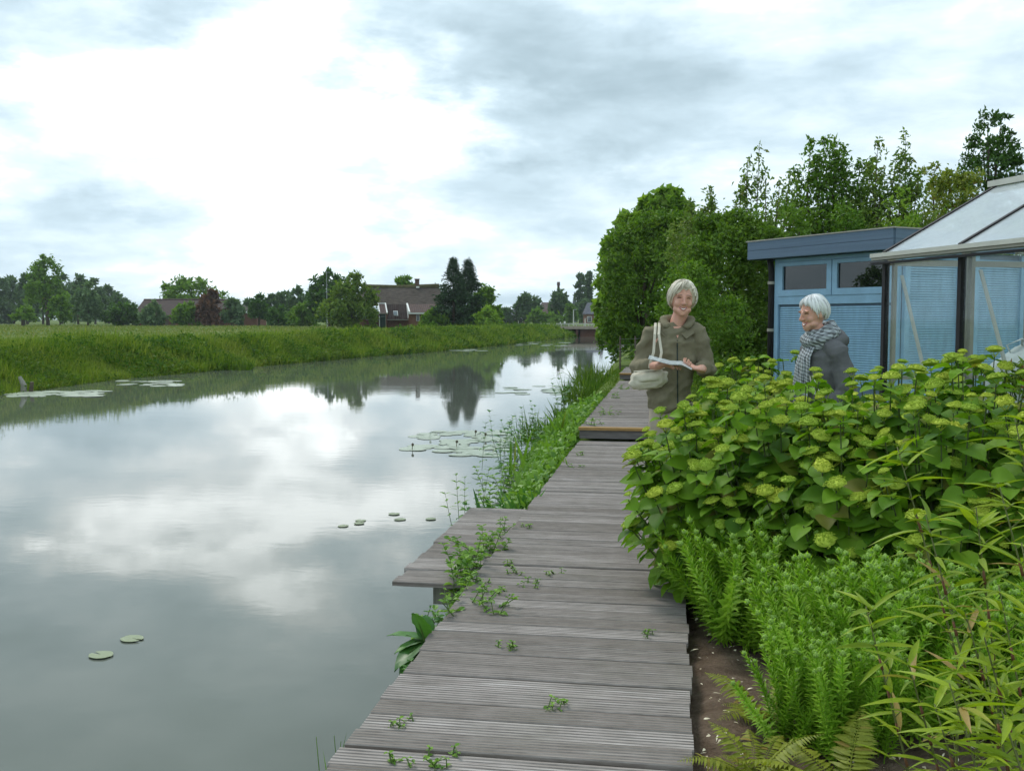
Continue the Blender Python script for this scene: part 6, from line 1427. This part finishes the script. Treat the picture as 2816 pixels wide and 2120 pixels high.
    mb = MB(); mb.tube([(-.10, -.03, .045), (-.03, -.045, .052), (.05, -.045, .058), (.105, -.02, .072)], [(.006, .004)] * 4, 6); mb.build('seam', M['canvas'], bt)
    s0 = V3((-.098, .01, 1.462)) - V3((-.150, -.125, 1.105)); 
    for (dx, ex) in ((-.012, .02), (.014, .085)):
        a = V3((-.100 + dx, -.118, 1.40)) - V3((-.150, -.125, 1.105)); b = V3((-.095 + dx * 2, -.150, 1.28)) - V3((-.150, -.125, 1.105)); mb = MB(); mb.tube([s0 + V3((dx, .1, -.06)), s0 + V3((dx, .0, .012)), s0 + V3((dx, -.075, -.012)), a, b, V3((ex - .02, -.035, .07))], [(.009, .0025)] * 6, 8, flat=(1, 0, 0)); mb.build('strap', M['canvas'], bt)
    # open leaflet
    lf = thing('leaflet', 'open glossy leaflet held in both hands by the person in the olive coat', 'leaflet', base + V3((-.01, -.285, 1.222)), .0)
    def page(name, pts, th=.003):
        mb = MB(); q = [V3(p) for p in pts]; mb.add([tuple(p) for p in q] + [tuple(p - V3((0, 0, th))) for p in q], [(0, 1, 2, 3), (7, 6, 5, 4), (0, 4, 5, 1), (1, 5, 6, 2), (2, 6, 7, 3), (3, 7, 4, 0)]); mb.build(name, M['paper'], lf)
    page('page', [(-.140, -.055, .024), (.0, -.075, -.012), (.005, .075, .006), (-.135, .09, .040)]); page('page', [(.0, -.075, -.012), (.075, -.085, -.012), (.078, .065, .004), (.005, .075, .006)]); page('page', [(.075, -.085, -.012), (.140, -.075, -.045), (.142, .06, -.028), (.078, .065, .004)])
woman_bag()

def woman_scarf():
    base = Vector((.955, 6.78, .49)); t = thing('person', 'smiling white-haired person in grey jacket and checked scarf, turned sideways behind the hydrangeas', 'person', base, R(-66)); t.scale = (.965, .965, .985)
    V3 = Vector; J = dict(neck=V3((0, .02, 1.44)), head=V3((0, -.055, 1.618)), shl=V3((-.175, .03, 1.375)), shr=V3((.175, .03, 1.375)), ell=V3((-.25, .06, 1.10)), elr=V3((.25, .06, 1.10)), wrl=V3((-.17, -.12, .97)), wrr=V3((.17, -.12, .97)),
                          hpl=V3((-.085, 0, .88)), hpr=V3((.085, 0, .88)), knl=V3((-.09, -.01, .48)), knr=V3((.09, -.01, .48)), anl=V3((-.095, .02, .085)), anr=V3((.095, .02, .085)))
    mt = Matrix.Translation(J['head']) @ Matrix.Rotation(R(4), 4, 'Z') @ Matrix.Rotation(R(10), 4, 'X') @ Matrix.Diagonal((.93, .95, .92, 1))
    mb = MB(); head_shapes(mb, mt); limb_body(mb, J); hand(mb, J['wrl'], V3((.5, -.8, -.1)), V3((.8, .3, 0)), -1, .5); hand(mb, J['wrr'], V3((-.5, -.8, -.1)), V3((-.8, .3, 0)), 1, .5)
    me = fuse(mb, .0046, 7); me.materials.append(M['skin']); link('body', me, t); face(t, me, mt, smile=.9)
    def tmax(ph):
        c = math.cos(ph); fr = R(58); sd = R(104); bk = R(122)
        if c > .3: w = ((c - .3) / .7) ** .5; return sd * (1 - w) + fr * w
        return sd + (bk - sd) * min(1, (.3 - c) / .9)
    hair_cap('hair', M['hair2'], t, mt, (.089, .110, .119), (0, .014, .014), tmax, 33, .25, 330, 1.2)
    mb = MB(); mb.capsule([(0, -.01, .78), (0, -.005, .95), (0, 0, 1.10), (0, .005, 1.24), (0, .01, 1.33), (0, .02, 1.39)], [(.180, .145), (.175, .140), (.172, .136), (.172, .130), (.160, .115), (.120, .090)], 26, flat=(1, 0, 0))
    for s in ('l', 'r'):
        sh, el, wr = J['sh' + s], J['el' + s], J['wr' + s]; mb.capsule([J['neck'] + V3((0, 0, -.06)), sh.lerp(J['neck'], .4), sh, sh.lerp(el, .5), el], [.066, .066, .068, .070, .066], 16); mb.capsule([el, el.lerp(wr, .5), wr.lerp(el, .08)], [.068, .062, .054], 16)
    me = fuse(mb, .0080, 6, folds(.012)); me.materials.append(M['coat2']); link('jacket', me, t); bv = bvh_of(me); nk = J['neck']
    mb = MB(); mb.capsule([nk + V3((-.13, .0, -.03)), nk + V3((-.10, .085, .005)), nk + V3((0, .125, .015)), nk + V3((.10, .085, .005)), nk + V3((.13, .0, -.03))], [.036, .050, .062, .050, .036], 14); mb.capsule([nk + V3((-.06, .12, -.02)), nk + V3((0, .15, -.07)), nk + V3((.06, .12, -.02))], [.035, .04, .035], 12)
    me = fuse(mb, .008, 3, folds(.006)); me.materials.append(M['coat2']); link('hood', me, t)
    mb = MB(); mb.capsule([nk + V3((-.118, -.03, .012)), nk + V3((-.105, .075, .042)), nk + V3((0, .118, .056)), nk + V3((.105, .075, .042)), nk + V3((.118, -.03, .012))], [.007] * 5, 8); mb.build('hood_edge', M['teeth'], t, smooth=True)
    # open front showing the dark lining
    q = [on_surf(bv, x, z, .004) for x, z in ((-.05, 1.36), (.055, 1.36), (.065, 1.1), (.06, .85), (-.05, .85), (-.055, 1.1))]; mb = MB(); mb.add([tuple(p) for p in q], [(0, 5, 4, 3, 2, 1)]); mb.build('jacket_opening', M['coatdark'], t)
    # scarf: coil round the neck and two hanging ends
    mb = MB(); 
    for (r1, z1, ph, rr) in ((.078, .075, 0, .032), (.100, .035, .5, .040), (.088, -.01, 1.0, .034)):
        ring = [nk + V3((math.sin(a + ph) * r1, -.012 - math.cos(a + ph) * r1 * .95, z1 - .035 * math.cos(a + ph) + .006 * math.sin(5 * a))) for a in np.linspace(0, 6.0, 18)]; mb.capsule(ring, [rr] * 18, 10)
    me = fuse(mb, .007, 2, folds(.006)); me.materials.append(M['plaid']); sc = link('scarf', me, t)
    for (x, x2, zb, w) in ((.045, .075, .86, .044), (-.03, -.045, .92, .040), (.015, .02, .82, .036)):
        pts = [on_surf(bv, x + (x2 - x) * f, 1.40 + (zb - 1.40) * f, .018 + .008 * math.sin(f * 7 + x * 40)) for f in np.linspace(0, 1, 9)]; mb = MB(); mb.tube(pts, [(w * (.7 + .3 * f), .010) for f in np.linspace(0, 1, 9)], 12, flat=(1, 0, 0)); mb.build('scarf_end', M['plaid'], t, smooth=True)
    # pale trims of the slanted pocket on the visible side
    def side_pt(a, z, out=.004):
        d = V3((math.cos(a), math.sin(a), 0)); h = bv.ray_cast(V3((d.x * .8, d.y * .8, z)), -d, 1.2)[0]; return (h + d * out) if h is not None else V3((d.x * .2, d.y * .15, z))
    for da in (0, .17):
        pts = [side_pt(-1.02 + da + .42 * f, 1.215 - .145 * f) for f in np.linspace(0, 1, 6)]; mb = MB(); mb.tube(pts, [(.0065, .003)] * 6, 6); mb.build('pocket_trim', M['teeth'], t)
    legs_wear(t, J, M['jeans'])
woman_scarf()

# ------------------------------------------------------------------ air: slight summer haze over the flat land
def haze():
    m, nt = newmat('haze_air'); T = NT(nt); v = T.n('ShaderNodeVolumePrincipled'); v.inputs['Color'].default_value = (.80, .88, .95, 1); v.inputs['Density'].default_value = .00025; v.inputs['Anisotropy'].default_value = .3
    o = T.n('ShaderNodeOutputMaterial'); T.l(v.outputs[0], o.inputs['Volume'])
    mb = MB(); mb.box((0, 1470, 12.5), (5400, 3200, 30)); mb.build('haze', m, kind='stuff')
haze()
